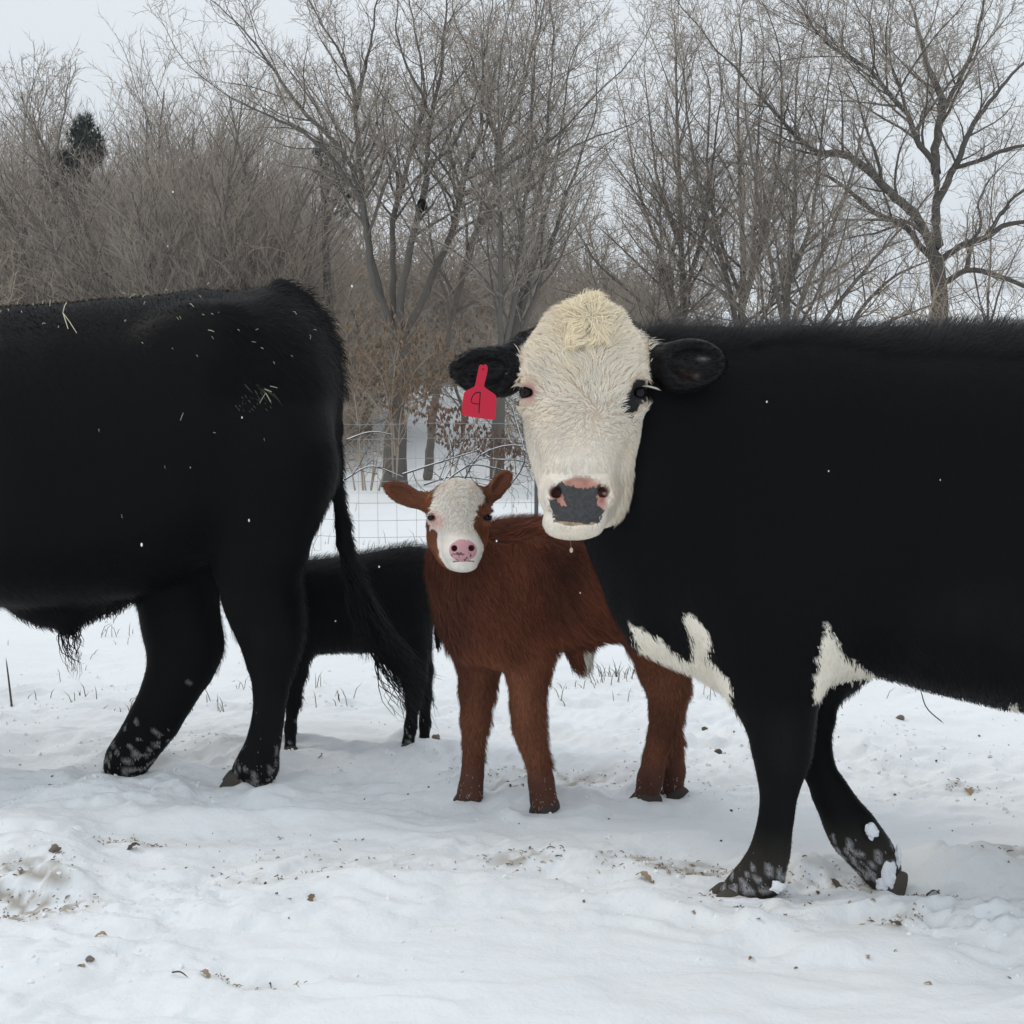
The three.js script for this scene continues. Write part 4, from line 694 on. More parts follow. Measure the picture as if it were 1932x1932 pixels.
  const pad = [[700, 1300], [735, 1285], [770, 1330], [795, 1325], [775, 1265], [735, 1225], [728, 1195], [770, 1185], [800, 1215], [880, 1222], [950, 1222], [995, 1205], [1000, 1230], [970, 1265], [965, 1310], [985, 1330], [1010, 1345], [1000, 1400], [985, 1435], [900, 1432], [820, 1420], [735, 1412], [715, 1370]];
  const skinOf = (x, y, z, o, rnd) => { // colour on the head by place, as face coordinates
    const X = 920 + (x - H0.x) / S, Y = 700 - (y - H0.y) / S, z0 = z - H0.z, j = 14 * noise3(x * 60, y * 60, z * 60) + 10 * noise3(x * 150, y * 150, 3), side = Math.abs(X - (930 - (Y - 600) * 0.06));
    const limit = Y < 430 ? 385 - (430 - Y) * 0.55 : 460;
    o[3] = 0;
    if (side > limit + j * 1.2 || z0 < -0.128 + 0.0005 * j || X < 530 || X > 1310) { o[0] = 0.0048; o[1] = 0.0045; o[2] = 0.0048; if (X > 1400) { const n1 = noise3(x * 190, y * 190, z * 190), a = Math.exp(-(((X - 1630) / 26) ** 2) - ((Y - 462) / 14) ** 2) * (0.8 + n1), b = Math.exp(-(((X - 1535) / 48) ** 2) - ((Y - 555) / 30) ** 2) * (0.7 + n1), c = Math.exp(-(((X - 1595) / 12) ** 2) - ((Y - 572) / 18) ** 2) * (0.7 + n1); o[0] += 0.2 * a + 0.035 * b + 0.11 * c; o[1] += 0.18 * a + 0.016 * b + 0.1 * c; o[2] += 0.16 * a + 0.009 * b + 0.09 * c; for (let q = 0; q < 3; q++) o[q] = Math.max(0.003, o[q]); } return 'black'; }
    if (z0 > -0.02 && inPoly(pad, X + j * 0.8 + 7 * noise3(x * 420, y * 420, 1), Y + j * 0.8 + 7 * noise3(x * 420, y * 420, 8))) { const s = 0.85 + 0.25 * noise3(x * 220, y * 220, z * 220) + 0.35 * sm(0.45, 0.8, noise3(x * 600, y * 600, z * 600)); o[0] = 0.07 * s; o[1] = 0.069 * s; o[2] = 0.07 * s; return 'pad'; }
    if (z0 > 0.0 && Y > 1150 && Y < 1410 && ((X - 872 - j * 1.4) / 178) ** 2 + ((Y - 1292 + j * 1.4) / 140) ** 2 < 1) { const q = sm(0.55, 1, ((X - 870) / 182) ** 2 + ((Y - 1290) / 148) ** 2), m = 0.9 + 0.25 * noise3(x * 90, y * 90, z * 90), deep = sm(0.055, 0.04, z0) * sm(150, 90, Math.abs(Math.abs(X - 873) - 130)) ; o[0] = lerp(lerp(0.5, 0.8, q) * m, 0.16, deep); o[1] = lerp(lerp(0.25, 0.66, q) * m, 0.06, deep); o[2] = lerp(lerp(0.19, 0.55, q) * m, 0.05, deep); return 'pink'; }
    const de = Math.hypot(X - 582, (Y - 668) * 0.9), dr = Math.hypot(X - 1236, Y - 672);
    if (de < 50) { o[0] = 0.55; o[1] = 0.34; o[2] = 0.29; return 'pink'; }
    if (dr < 52) { o[0] = 0.02; o[1] = 0.018; o[2] = 0.018; return 'pad'; }
    if (inPoly(tear, X + j, Y + j)) { o[0] = 0.018; o[1] = 0.017; o[2] = 0.018; return 'tear'; }
    if (Y > 1414 && Y < 1444 - ((X - 860) / 140) ** 2 * 16 + j * 0.5 && X > 725 && X < 1000 && z0 > -0.02) { { const q = 0.75 + 0.5 * noise3(x * 130, y * 130, z * 130); o[0] = 0.42 * q + 0.1; o[1] = 0.27 * q + 0.09; o[2] = 0.15 * q + 0.08; } return 'lip'; }
    const warm = sm(900, 250, Y) * 0.5 + 0.35 * sm(0.1, 0.6, noise3(x * 16, y * 16, z * 16)) + 0.5 * sm(120, 30, Math.hypot(X - 940, Y - 250) * 0.5) + 0.45 * sm(1090, 1150, X) * sm(1000, 1250, Y), k = 0.92 + 0.1 * noise3(x * 40, y * 40, z * 40);
    o[0] = lerp(0.98, 0.96, warm) * k; o[1] = lerp(0.925, 0.85, warm) * k; o[2] = lerp(0.84, 0.67, warm) * k;
    return 'white';
  };
  const bodySpots = [[[85, 216], [222, 272], [275, 330], [332, 384], [374, 396], [378, 350], [358, 240], [325, 165], [340, 145], [376, 146], [440, 208], [466, 290], [440, 322], [452, 364], [545, 430], [580, 490], [615, 640], [400, 640], [120, 420]],
    [[1018, 146], [990, 260], [968, 400], [932, 545], [1000, 555], [1080, 560], [1320, 560], [1280, 490], [1200, 420], [1110, 340], [1040, 230]], [[1890, 560], [1925, 560], [1935, 660], [1890, 660]]];
  const bodyCol = (x, y, z, o) => { // underside markings follow the brisket, the elbow and the belly line
    const k = -D / z, X = (x * k / D * FOCAL + MID - 1159.2) / 0.4; // the flank is read as if flat, side on
    const v = 790 - (y - EYE) * FOCAL / D * 1.0, Y = (v - 1081.9) / 0.4, j = 9 * noise3(x * 22, y * 22, z * 22) + 4 * noise3(x * 80, y * 80, z * 80);
    const legNear = z > -D + 0.1 && Y > 380 && X > 560 && X < 960, far = z < -D - 0.02 && Y > 520;
    if (!legNear && !far && Y < 660 && (inPoly(bodySpots[0], X + j, Y + j) || inPoly(bodySpots[1], X + j, Y + j) || inPoly(bodySpots[2], X, Y))) { o[0] = 0.95; o[1] = 0.88; o[2] = 0.76; return 'white'; }
    const b = 1 + 0.25 * noise3(x * 7, y * 7, z * 7); const du = 0.0042 * sm(0.05, 0.7, noise3(x * 4.5, y * 3.2, z * 4)) * (0.6 + 0.8 * Math.abs(noise3(x * 22, y * 9, z * 20))) + 0.002 * sm(1.0, 1.25, y); o[0] = 0.0015 * b + du * 1.05; o[1] = 0.0015 * b + du * 0.97; o[2] = 0.0021 * b + du; return 'black';
  };
  const hoofSnow = (y) => sm(0.17, 0.03, y);
  paint(body, (x, y, z, a, b, c, o) => { bodyCol(x, y, z, o); if (y < 0.24) { const s = speckle(x, y * 0.6, z, 190); if (s > 1.2 - 0.95 * hoofSnow(y)) { o[0] = 0.3; o[1] = 0.3; o[2] = 0.31; } else { const m = 0.035 * hoofSnow(y); o[0] += m; o[1] += m * 0.88; o[2] += m * 0.7; } } });
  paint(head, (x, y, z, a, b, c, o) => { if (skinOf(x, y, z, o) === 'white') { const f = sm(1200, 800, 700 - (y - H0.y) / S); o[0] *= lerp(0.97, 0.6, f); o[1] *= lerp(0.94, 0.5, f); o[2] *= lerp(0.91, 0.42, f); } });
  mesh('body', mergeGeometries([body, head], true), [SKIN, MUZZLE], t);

  // coat
  const combBody = (p, n, d) => { const leg = sm(0.62, 0.48, p.y); d.set(lerp(0.75, 0.12, leg), lerp(-0.75, -1, leg), 0); if (n.y > 0.6) d.set(1, -0.1, 0); const w = noise3(p.x * 3, p.y * 3, p.z * 3); d.x += w * 0.5; };
  const coat = hair(body, {
    n: 78000, seed: 401, jitter: 0.3, seg: 2, width: 0.0021, lift: (p, n) => n.y > 0.7 ? 0.6 : p.y < 0.6 ? 0.32 : 0.22, clump: { cell: 0.018, pull: 0.2 }, comb: combBody,
    dense: (x, y) => x > 1.35 ? 0.15 : 1,
    long: (p, n) => p.y < 0.26 ? 0.007 : n.y > 0.7 ? 0.034 : n.y < -0.5 ? 0.022 : 0.0125,
    color: (p, n, o, r) => { if (bodyCol(p.x + (r() - 0.5) * 0.018, p.y + (r() - 0.5) * 0.018, p.z, o) === 'black') { const k = 0.6 + 0.9 * r(); o[0] *= k; o[1] *= k; o[2] *= k; } else { const k = 0.85 + 0.25 * r(); o[0] *= k; o[1] *= k; o[2] *= k; } if (p.y < 0.24) { const s = speckle(p.x, p.y * 0.6, p.z, 190); if (s > 1.2 - 0.9 * hoofSnow(p.y) && r() < 0.7) { o[0] = 0.38; o[1] = 0.38; o[2] = 0.39; } else { const m = 0.03 * hoofSnow(p.y); o[0] += m; o[1] += m * 0.88; o[2] += m * 0.7; } } },
  });
  const whorl = h(955, 760, 0);
  const combHead = (p, n, d) => {
    const X = 920 + (p.x - H0.x) / S, Y = 700 - (p.y - H0.y) / S, wx = p.x + 0.02 * noise3(p.x * 18, p.y * 18, 5), wy = p.y + 0.02 * noise3(p.x * 18, p.y * 18, 9), dx = wx - whorl.x, dy = wy - whorl.y, l = Math.hypot(dx, dy) + 0.004;
    let ang = Math.atan2(dy, dx) + 0.5 * sm(0.05, 0, l) + 0.5 * noise3(p.x * 11, p.y * 11, p.z * 11) + 0.9 * noise3(p.x * 38, p.y * 38, p.z * 38) * sm(950, 500, Y);
    if (Y < 640) { const out = Math.abs(X - 940) / 300, side = X > 940 ? 0.25 : Math.PI - 0.25; let t = sm(640, 420, Y) * sm(0.05, 0.6, out) * 0.75, dd = side - ang; while (dd > Math.PI) dd -= 2 * Math.PI; while (dd < -Math.PI) dd += 2 * Math.PI; ang += dd * t; }
    if (Y > 1000) ang = lerp(ang > 0 ? ang - 2 * Math.PI : ang, -Math.PI / 2 + (X - 880) * 0.0016, sm(1000, 1200, Y));
    d.set(Math.cos(ang), Math.sin(ang), 0); if (X < 540 || X > 1310) d.set(Math.sign(X - 920), -0.2, 0.1);
  };
  const kinds = [0, 0, 0, 0], kindAt = (p) => skinOf(p.x, p.y, p.z, kinds);
  const face = hair(head, {
    n: 44000, seed: 402, seg: 3, width: 0.0014, lift: 0.14, clump: { cell: 0.0145, pull: 0.9 }, comb: combHead, wave: { amp: 0.0024, turns: 0.9, phase: (r) => 6 * noise3(r.x * 26, r.y * 26, r.z * 26) },
    dense: (x, y, z) => { const k = skinOf(x, y, z, kinds); return k === 'pad' || k === 'pink' || k === 'lip' ? 0 : k === 'black' ? 0.4 : 1; },
    long: (p) => { const Y = 700 - (p.y - H0.y) / S, X = 920 + (p.x - H0.x) / S, k = kindAt(p); return k === 'black' ? (X < 540 || X > 1310 ? 0.013 : 0.02) : Math.hypot(X - 577, Y - 668) < 90 || Math.hypot(X - 1240, Y - 672) < 95 || k === 'tear' ? 0.005 : Y > 1430 ? 0.008 : Y > 1120 ? 0.0075 + 0.016 * sm(1010, 1120, X) : lerp(0.029, 0.0125, sm(520, 900, Y)); },
    color: (p, n, o, r) => { const q = [0, 0, 0, 0], k = skinOf(p.x, p.y, p.z, q), s = k === 'black' ? 0.6 + 0.9 * r() : 0.82 + 0.3 * r(), warm = k === 'white' ? r() * 0.16 : 0; o[0] = q[0] * s; o[1] = q[1] * s * (1 - warm * 0.35); o[2] = q[2] * s * (1 - warm); },
  });
  const poll = hair(head, {
    n: 1700, seed: 403, seg: 6, width: 0.0017, lift: 0.36, clump: { cell: 0.03, pull: 0.82 }, wave: { amp: 0.0055, turns: 1.2, phase: (r) => 7 * noise3(r.x * 16, r.y * 16, r.z * 16) }, sag: 0.25,
    dense: (x, y, z) => { const X = 920 + (x - H0.x) / S, Y = 700 - (y - H0.y) / S; return z - H0.z > -0.12 && ((X - 930) / 72) ** 2 + ((Y - 265) / 110) ** 2 < 1 ? 1 : 0; },
    comb: (p, n, d) => { const X = 920 + (p.x - H0.x) / S, up = sm(270, 200, 700 - (p.y - H0.y) / S); d.set((X - 900) * 0.003 + 1.5 * noise3(p.x * 19, 3, p.y * 19), lerp(-0.9, 0.9, up) + 0.6 * noise3(p.x * 24, 8, p.y * 24), 0.4); },
    long: (p) => lerp(0.036, 0.048, sm(330, 200, 700 - (p.y - H0.y) / S)), color: (p, n, o, r) => { const k = 0.9 + 0.2 * r(); o[0] = 0.95 * k; o[1] = 0.83 * k; o[2] = 0.62 * k * (0.9 + 0.15 * r()); },
  });
  tag(mesh('coat', mergeGeometries([coat, mergeGeometries([face, poll])], true), [COAT, COATMATTE], t), null, null, null, 'stuff');
  // eyes, lashes, hooves
  eye(t, EL, 0.0172); eye(t, ER, 0.0172);
  const WHITEHAIR = rough(0.72, 0.68, 0.6, 0.6);
  lashes(t, EL, [0, 1, 2, 3, 4, 5].map((k) => [[-0.012 + k * 0.002, 0.012, 0.012], [-0.024 + k * 0.001, 0.013 + k * 0.001, 0.02], [-0.036 + k * 0.002, 0.008 + k * 0.002, 0.024]]), WHITEHAIR);
  lashes(t, ER, [0, 1, 2, 3, 4, 5].map((k) => [[0.004 + k * 0.002, 0.014, 0.016], [0.022 + k * 0.002, 0.014 - k * 0.001, 0.022], [0.042 + k * 0.001, 0.009 - k * 0.001, 0.022]]), WHITEHAIR);
  { const p = Z.at(520, 1568, 0.14); hoof(t, V(p.x, p.y, p.z), 0.046, 0.1, 0.1); const q = Z.at(1312, 1490, 0.04); hoof(t, q, 0.04, 0.2, 1.25); }
  for (const dx of [60, -70]) hoof(t, V(I.at(2540 + dx, 900, dx > 0 ? 0.15 : -0.15).x, 0.03, -D + (dx > 0 ? 0.15 : -0.15)), 0.05, 0);
  // packed snow clinging to the lifted foot and the fetlocks
  const lumpy = (c, r, seed) => { const g = new THREE.SphereGeometry(1, 28, 20), a = g.attributes.position; for (let i = 0; i < a.count; i++) { const x = a.getX(i), y = a.getY(i), z = a.getZ(i), k = 0.9 + 0.3 * noise3(x * 2 + seed, y * 2, z * 2) + 0.16 * noise3(x * 6, y * 6 + seed, z * 6); a.setXYZ(i, x * r.x * k, y * r.y * k, z * r.z * k); } g.computeVertexNormals(); const m = mesh('snow_clump', g, SNOWBIT, t); m.position.copy(c); };
  lumpy(Z.at(1215, 1215, 0.094), V(0.015, 0.02, 0.012), 1); lumpy(Z.at(1292, 1425, 0.072), V(0.02, 0.038, 0.014), 2); lumpy(Z.at(1335, 1340, 0.055), V(0.01, 0.028, 0.014), 3); lumpy(Z.at(1262, 1462, 0.07), V(0.016, 0.02, 0.012), 6); lumpy(Z.at(770, 1478, 0.19), V(0.017, 0.013, 0.012), 4); lumpy(Z.at(600, 1560, 0.2), V(0.06, 0.014, 0.02), 5);
}
// ---------- brown calf with a white blaze ----------
{
  const t = thing('calf', 'reddish brown calf with a white blaze and pink nose standing between the cattle', 'calf');
  const D = 3.8, Z = frame((x, y) => [695.5 + x * 0.372, 865.5 + y * 0.372], D), F = new Field(0.0102);
  Z.barrel(F, [[345, 640, 830, 0.05, 0.02, 0], [400, 500, 975, 0.085, 0.02, 0], [500, 400, 1055, 0.115, 0.02, 0.1], [600, 320, 1085, 0.13, 0.01, 0.2], [720, 292, 1040, 0.138, 0, 0.2], [860, 288, 985, 0.145, 0, 0.15], [1000, 295, 965, 0.155, 0, 0.1], [1180, 300, 935, 0.16, 0, 0], [1350, 305, 905, 0.155, 0, 0], [1470, 330, 880, 0.14, 0, 0.1], [1560, 390, 820, 0.1, 0, 0], [1605, 480, 740, 0.05, 0, 0]], 0.04);
  F.chain([[Z.at(440, 400, 0.13), 0.062], [Z.at(465, 560, 0.1), 0.077], [Z.at(560, 720, 0.03), 0.11]], 0.06, 0.9);
  F.chain([[Z.at(620, 620, 0.08), 0.1], [Z.at(720, 840, 0.09), 0.095], [Z.at(815, 1010, 0.09), 0.062]], 0.05, 0.6);   // near shoulder
  Z.limb(F, [[690, 990, 935, 990, 0.085], [703, 1110, 915, 1110, 0.085], [714, 1250, 900, 1250, 0.085], [728, 1370, 900, 1360, 0.085], [762, 1450, 905, 1440, 0.085], [795, 1540, 925, 1530, 0.085], [808, 1640, 943, 1640, 0.085], [818, 1730, 955, 1730, 0.085], [825, 1780, 955, 1785, 0.085]], 0.02, 0.86, 1, 0.003);
  F.chain([[Z.at(520, 760, -0.06), 0.085], [Z.at(545, 980, -0.04), 0.06]], 0.05, 0.7);
  Z.limb(F, [[440, 1060, 672, 1060, -0.02], [456, 1180, 645, 1180, -0.01], [464, 1330, 618, 1330, 0], [474, 1450, 590, 1450, 0], [476, 1540, 586, 1540, 0], [468, 1610, 584, 1610, 0], [450, 1690, 580, 1690, 0], [440, 1745, 572, 1760, 0]], 0.02, 0.86, 1, 0.003);
  F.chain([[Z.at(1430, 560, 0.05), 0.11], [Z.at(1450, 790, 0.06), 0.085], [Z.at(1455, 930, 0.05), 0.065]], 0.05, 0.65);
  Z.limb(F, [[1310, 940, 1580, 920, 0.04], [1362, 1080, 1622, 1040, 0.03], [1410, 1180, 1628, 1150, 0.02], [1422, 1290, 1600, 1270, 0.01], [1412, 1420, 1552, 1410, 0], [1390, 1520, 1515, 1510, 0], [1362, 1620, 1495, 1620, 0], [1335, 1720, 1478, 1745, 0]], 0.02, 0.86, 1, 0.003);
  F.chain([[Z.at(1500, 600, -0.06), 0.1], [Z.at(1530, 850, -0.07), 0.08], [Z.at(1540, 1000, -0.07), 0.055]], 0.05, 0.65);
  Z.limb(F, [[1470, 1050, 1640, 1040, -0.07], [1490, 1180, 1630, 1160, -0.07], [1495, 1300, 1595, 1310, -0.07], [1490, 1440, 1598, 1440, -0.07], [1485, 1580, 1608, 1580, -0.07], [1482, 1720, 1604, 1720, -0.07]], 0.02, 0.86, 1, 0.003);
  F.chain([[Z.at(1590, 420, 0), 0.022], [Z.at(1640, 620, 0), 0.016], [Z.at(1650, 900, 0), 0.014]], 0.03);
  F.ell(Z.at(1070, 985, 0.02), V(0.035, 0.035, 0.03), 0.03);
  const body = F.build();
  // head
  const HD = 3.58, H0 = W(602.8 + 1180 * 0.22, 656.9 + 1500 * 0.22, HD), S = 0.231 * HD / FOCAL, h = (x, y, z) => V(H0.x + (x - 1180) * S, H0.y + (1500 - y) * S, H0.z + z), e = (a, b, c) => V(a * S, b * S, c), G = new Field(0.0032);
  G.ell(h(1185, 1335, -0.06), e(232, 190, 0.072), 0.03);
  G.ell(h(1185, 1480, -0.06), e(262, 190, 0.062), 0.03);
  G.cone(h(1190, 1400, -0.05), 0.055, h(1228, 1670, 0.005), 0.036, 0.03);
  G.ell(h(1172, 1640, -0.08), e(258, 210, 0.055), 0.03);
  G.ell(h(1190, 1790, -0.055), e(180, 130, 0.05), 0.03);
  G.ell(h(1218, 1725, 0.004), e(158, 118, 0.042), 0.02);
  G.ell(h(1232, 1700, 0.036), e(98, 72, 0.015), 0.015);
  G.ell(h(1235, 1845, -0.006), e(108, 58, 0.034), 0.02);
  for (const [x, s] of [[968, -1], [1428, 1]]) { G.ell(h(x - s * 12, 1405, -0.03), e(56, 30, 0.02), 0.015); G.ell(h(x - s * 8, 1512, -0.034), e(52, 30, 0.02), 0.015); G.ell(h(x + s * 6, 1457, -0.012), e(34, 30, 0.016), 0.006, 0, true); G.ell(h(x - s * 2, 1425, -0.018), e(40, 11, 0.011), 0.005, s * 0.3); G.ell(h(x - s * 2, 1489, -0.02), e(36, 9, 0.009), 0.005, -s * 0.2); }
  for (const s of [-1, 1]) { const x = s < 0 ? 1163 : 1302; G.cone(h(x, 1690, 0.052), 0.0072, h(x - s * 8, 1702, 0.03), 0.006, 0.004, 1, true); G.cone(h(x + s * 4, 1690, 0.054), 0.005, h(x + s * 26, 1672, 0.048), 0.003, 0.004, 1, true); }
  for (const [a, b, c, d, z0, z1] of [[1118, 1818, 1175, 1800, 0.022, 0.036], [1175, 1800, 1240, 1794, 0.036, 0.041], [1240, 1794, 1300, 1802, 0.041, 0.036], [1300, 1802, 1352, 1816, 0.036, 0.022]]) G.cone(h(a, b, z0), 0.0035, h(c, d, z1), 0.0035, 0.005, 1, true);
  const ear = (bx, by, tx, ty, z, hw) => { // root to tip, cupped towards the camera
    const A = h(bx, by, z), B = h(tx, ty, z), c = A.clone().lerp(B, 0.53), L = A.distanceTo(B), turn = Math.atan2(B.y - A.y, B.x - A.x);
    G.cone(h(lerp(bx, 1185, 0.35), lerp(by, 1370, 0.35), z - 0.01), 0.03, A.clone().lerp(B, 0.22), 0.02, 0.02);
    G.ell(c, V(L * 0.52, hw * S, 0.02), 0.012, turn); const q = A.clone().lerp(B, 0.6); q.z += 0.019; G.ell(q, V(L * 0.38, hw * 0.66 * S, 0.018), 0.008, turn, true);
  };
  ear(880, 1350, 586, 1205, -0.07, 88); ear(1440, 1310, 1600, 1092, -0.075, 76);
  let head = G.build();
  for (let k = 0; k < 2; k++) head = refine(head, (x, y, z) => z > H0.z && Math.abs(x - h(1232, 0, 0).x) < 0.042 && y < h(0, 1600, 0).y && y > h(0, 1840, 0).y);
  const blaze = [[1030, 1185], [1060, 1150], [1130, 1120], [1290, 1150], [1370, 1230], [1412, 1335], [1352, 1345], [1330, 1370], [1335, 1430], [1305, 1480], [1322, 1540], [1365, 1610], [1392, 1700], [1385, 1800], [1368, 1840], [1300, 1960], [1170, 1960], [1080, 1860], [1030, 1775], [1010, 1660], [1022, 1580], [965, 1535], [920, 1480], [925, 1430], [965, 1395], [985, 1320], [1008, 1230]];
  const skin = (x, y, z, o) => {
    const X = 1180 + (x - H0.x) / S, Y = 1500 - (y - H0.y) / S, z0 = z - H0.z, j = 10 * noise3(x * 90, y * 90, z * 90);
    if (z0 > 0.005 && Y > 1610 && Y < 1800 && ((X - 1232) / 112) ** 2 + ((Y - 1712) / 92) ** 2 < 1) {
      const spot = noise3(x * 210, y * 210, 4) > 0.3 && Y > 1722, holeL = Math.hypot(X - 1163, Y - 1694) < 26 || Math.hypot(X - 1302, Y - 1692) < 26;
      if (holeL) { o[0] = 0.14; o[1] = 0.05; o[2] = 0.055; } else if (spot) { o[0] = 0.16; o[1] = 0.085; o[2] = 0.095; } else { o[0] = 0.66; o[1] = 0.35; o[2] = 0.37; } return 'pink';
    }
    if (Math.hypot(X - 968, Y - 1457) < 36) { o[0] = 0.25; o[1] = 0.13; o[2] = 0.12; return 'pink'; }
    if (Math.hypot(X - 1428, Y - 1457) < 36) { o[0] = 0.05; o[1] = 0.03; o[2] = 0.025; return 'pink'; }
    if (z0 > 0 && Math.abs(Y - 1799 - ((X - 1238) / 100) ** 2 * 14) < 6 && Math.abs(X - 1235) < 88) { o[0] = 0.3; o[1] = 0.15; o[2] = 0.14; return 'pink'; }
    if (z0 > -0.075 && inPoly(blaze, X + j, Y + j)) { const pk = sm(90, 40, Math.hypot(X - 1010, Y - 1470)); o[0] = 0.97; o[1] = lerp(0.93, 0.7, pk); o[2] = lerp(0.87, 0.66, pk); return 'white'; }
    const inner = (X < 900 || X > 1430) && Y < 1420, k = 1 + 0.3 * noise3(x * 20, y * 20, z * 20), tan = sm(1500, 1850, Y) * 0.5;
    o[0] = lerp(inner ? 0.17 : 0.19, 0.25, tan) * k; o[1] = lerp(inner ? 0.06 : 0.066, 0.1, tan) * k; o[2] = lerp(0.03, 0.042, tan) * k; return 'brown';
  };
  const bodyCol = (x, y, z, o) => {
    const k = -D / z, u = x * k / D * FOCAL + MID, v = 790 - (y - EYE) * FOCAL / D, X = (u - 695.5) / 0.372, Y = (v - 865.5) / 0.372, m = 1 + 0.35 * noise3(x * 9, y * 9, z * 9) + 0.2 * noise3(x * 30, y * 14, z * 30);
    if (X > 1085 && X < 1215 && Y > 960 && Y < 1090) { o[0] = 0.8; o[1] = 0.74; o[2] = 0.64; return; }
    const leg = sm(0.5, 0.3, y), dark = Math.min(0.9, (sm(0.35, -0.4, noise3(x * 5 + 3, y * 4, z * 5)) * 0.4 + 0.55 * Math.exp(-(((X - 440) / 130) ** 2) - ((Y - 830) / 230) ** 2) + 0.6 * Math.exp(-(((X - 985) / 110) ** 2) - ((Y - 640) / 230) ** 2) + 0.3 * Math.exp(-(((X - 1300) / 130) ** 2) - ((Y - 800) / 200) ** 2)) * (1 - leg)), low = sm(0.16, 0.06, y);
    o[0] = lerp(lerp(0.165, 0.19, leg), 0.08, Math.max(dark, low * 0.7)) * m; o[1] = lerp(lerp(0.055, 0.074, leg), 0.029, Math.max(dark, low * 0.6)) * m; o[2] = lerp(lerp(0.029, 0.04, leg), 0.02, Math.max(dark, low * 0.4)) * m;
  };
  const snowy = (p, y) => speckle(p.x, p.y * 0.6, p.z, 190) > 1.2 - 0.9 * sm(0.15, 0.02, y);
  paint(body, (x, y, z, a, b, c, o) => { bodyCol(x, y, z, o); o[0] *= 0.8; o[1] *= 0.8; o[2] *= 0.8; });
  paint(head, (x, y, z, a, b, c, o) => { const k = skin(x, y, z, o); if (k === 'white') { const f = sm(1650, 1500, 1500 - (y - H0.y) / S); o[0] *= lerp(0.97, 0.64, f); o[1] *= lerp(0.94, 0.55, f); o[2] *= lerp(0.92, 0.48, f); } });
  mesh('body', mergeGeometries([body, head], true), [SKIN, MUZZLE], t);
  const q = [0, 0, 0];
  const coat = hair(body, {
    n: 84000, seed: 501, seg: 2, width: 0.0016, lift: (p, n) => p.y < 0.45 ? 0.3 : n.y > 0.7 ? 0.4 : 0.28, clump: { cell: 0.024, pull: 0.72 }, wave: { amp: 0.0022, turns: 0.8, phase: (r) => 6 * noise3(r.x * 20, r.y * 20, r.z * 20) },
    comb: (p, n, d) => { const leg = sm(0.48, 0.36, p.y), w = noise3(p.x * 4.5, p.y * 4.5, p.z * 4.5), w2 = noise3(p.x * 13, p.y * 13, p.z * 13); d.set(lerp(0.55, 0.1, leg) + 0.7 * w * (1 - leg) + 0.45 * w2, -0.9, 0); if (n.y > 0.6) d.set(1, 0.1, 0); },
    long: (p, n) => p.y < 0.12 ? 0.007 : p.y < 0.42 ? (n.x > 0.4 ? 0.027 : 0.016) : n.y < -0.4 ? 0.036 : 0.027,
    color: (p, n, o, r) => { bodyCol(p.x, p.y, p.z, o); const k = 0.6 + 0.85 * r(); o[0] *= k; o[1] *= k; o[2] *= k; if (p.y < 0.16 && snowy(p, p.y) && r() < 0.6) { o[0] = 0.5; o[1] = 0.48; o[2] = 0.48; } },
  });
  const face = hair(head, {
    n: 25000, seed: 502, seg: 3, width: 0.0011, lift: 0.2, clump: { cell: 0.0105, pull: 0.86 }, wave: { amp: 0.0016, turns: 1.1, phase: (r) => 6 * noise3(r.x * 45, r.y * 45, r.z * 45) },
    dense: (x, y, z) => { const X = 1180 + (x - H0.x) / S, Y = 1500 - (y - H0.y) / S; return skin(x, y, z, q) === 'pink' || (Math.abs(Y - 1801 - ((X - 1238) / 100) ** 2 * 14) < 10 && Math.abs(X - 1235) < 92) ? 0 : 1; },
    comb: (p, n, d) => { const X = 1180 + (p.x - H0.x) / S, Y = 1500 - (p.y - H0.y) / S; if (X < 890 || X > 1460) { d.set(Math.sign(X - 1180), 0.1, 0.1); return; } const top = sm(1600, 1400, Y); let a = -Math.PI / 2 + (X - 1200) * 0.003 + 2.6 * top * noise3(p.x * 30, p.y * 30, p.z * 30) + 1.6 * top * noise3(p.x * 70, p.y * 70, p.z * 70); d.set(Math.cos(a), Math.sin(a), 0); },
    long: (p) => { const X = 1180 + (p.x - H0.x) / S, Y = 1500 - (p.y - H0.y) / S; return Math.hypot(X - 968, Y - 1457) < 62 || Math.hypot(X - 1428, Y - 1457) < 62 ? 0.004 : X < 890 || X > 1450 ? 0.009 : Y < 1540 ? 0.012 : Y < 1640 ? 0.007 : 0.005; },
    color: (p, n, o, r) => { const k = skin(p.x, p.y, p.z, o), s = k === 'white' ? 0.85 + 0.25 * r() : 0.7 + 0.6 * r(); o[0] *= s; o[1] *= s; o[2] *= s * (k === 'white' ? 0.92 + 0.1 * r() : 1); },
  });
  const tuft = hair(body, { n: 900, seed: 503, seg: 3, width: 0.002, lift: 0.15, clump: { cell: 0.03, pull: 0.5 }, dense: (x, y, z) => { const X = ((x * -D / z) / D * FOCAL + MID - 695.5) / 0.372, Y = (790 - (y - EYE) * FOCAL / D - 865.5) / 0.372; return X > 1010 && X < 1160 && Y > 950 && y < 0.42 + 0.2 ? (Y > 960 && Y < 1060 ? 1 : 0) : 0; }, comb: (p, n, d) => d.set(0.25, -1, 0), long: () => 0.05, color: (p, n, o, r) => { const X = ((p.x * -D / p.z) / D * FOCAL + MID - 695.5) / 0.372, k = 0.8 + 0.3 * r(); if (X > 1085) { o[0] = 0.85 * k; o[1] = 0.8 * k; o[2] = 0.72 * k; } else { o[0] = 0.14 * k; o[1] = 0.05 * k; o[2] = 0.026 * k; } } });
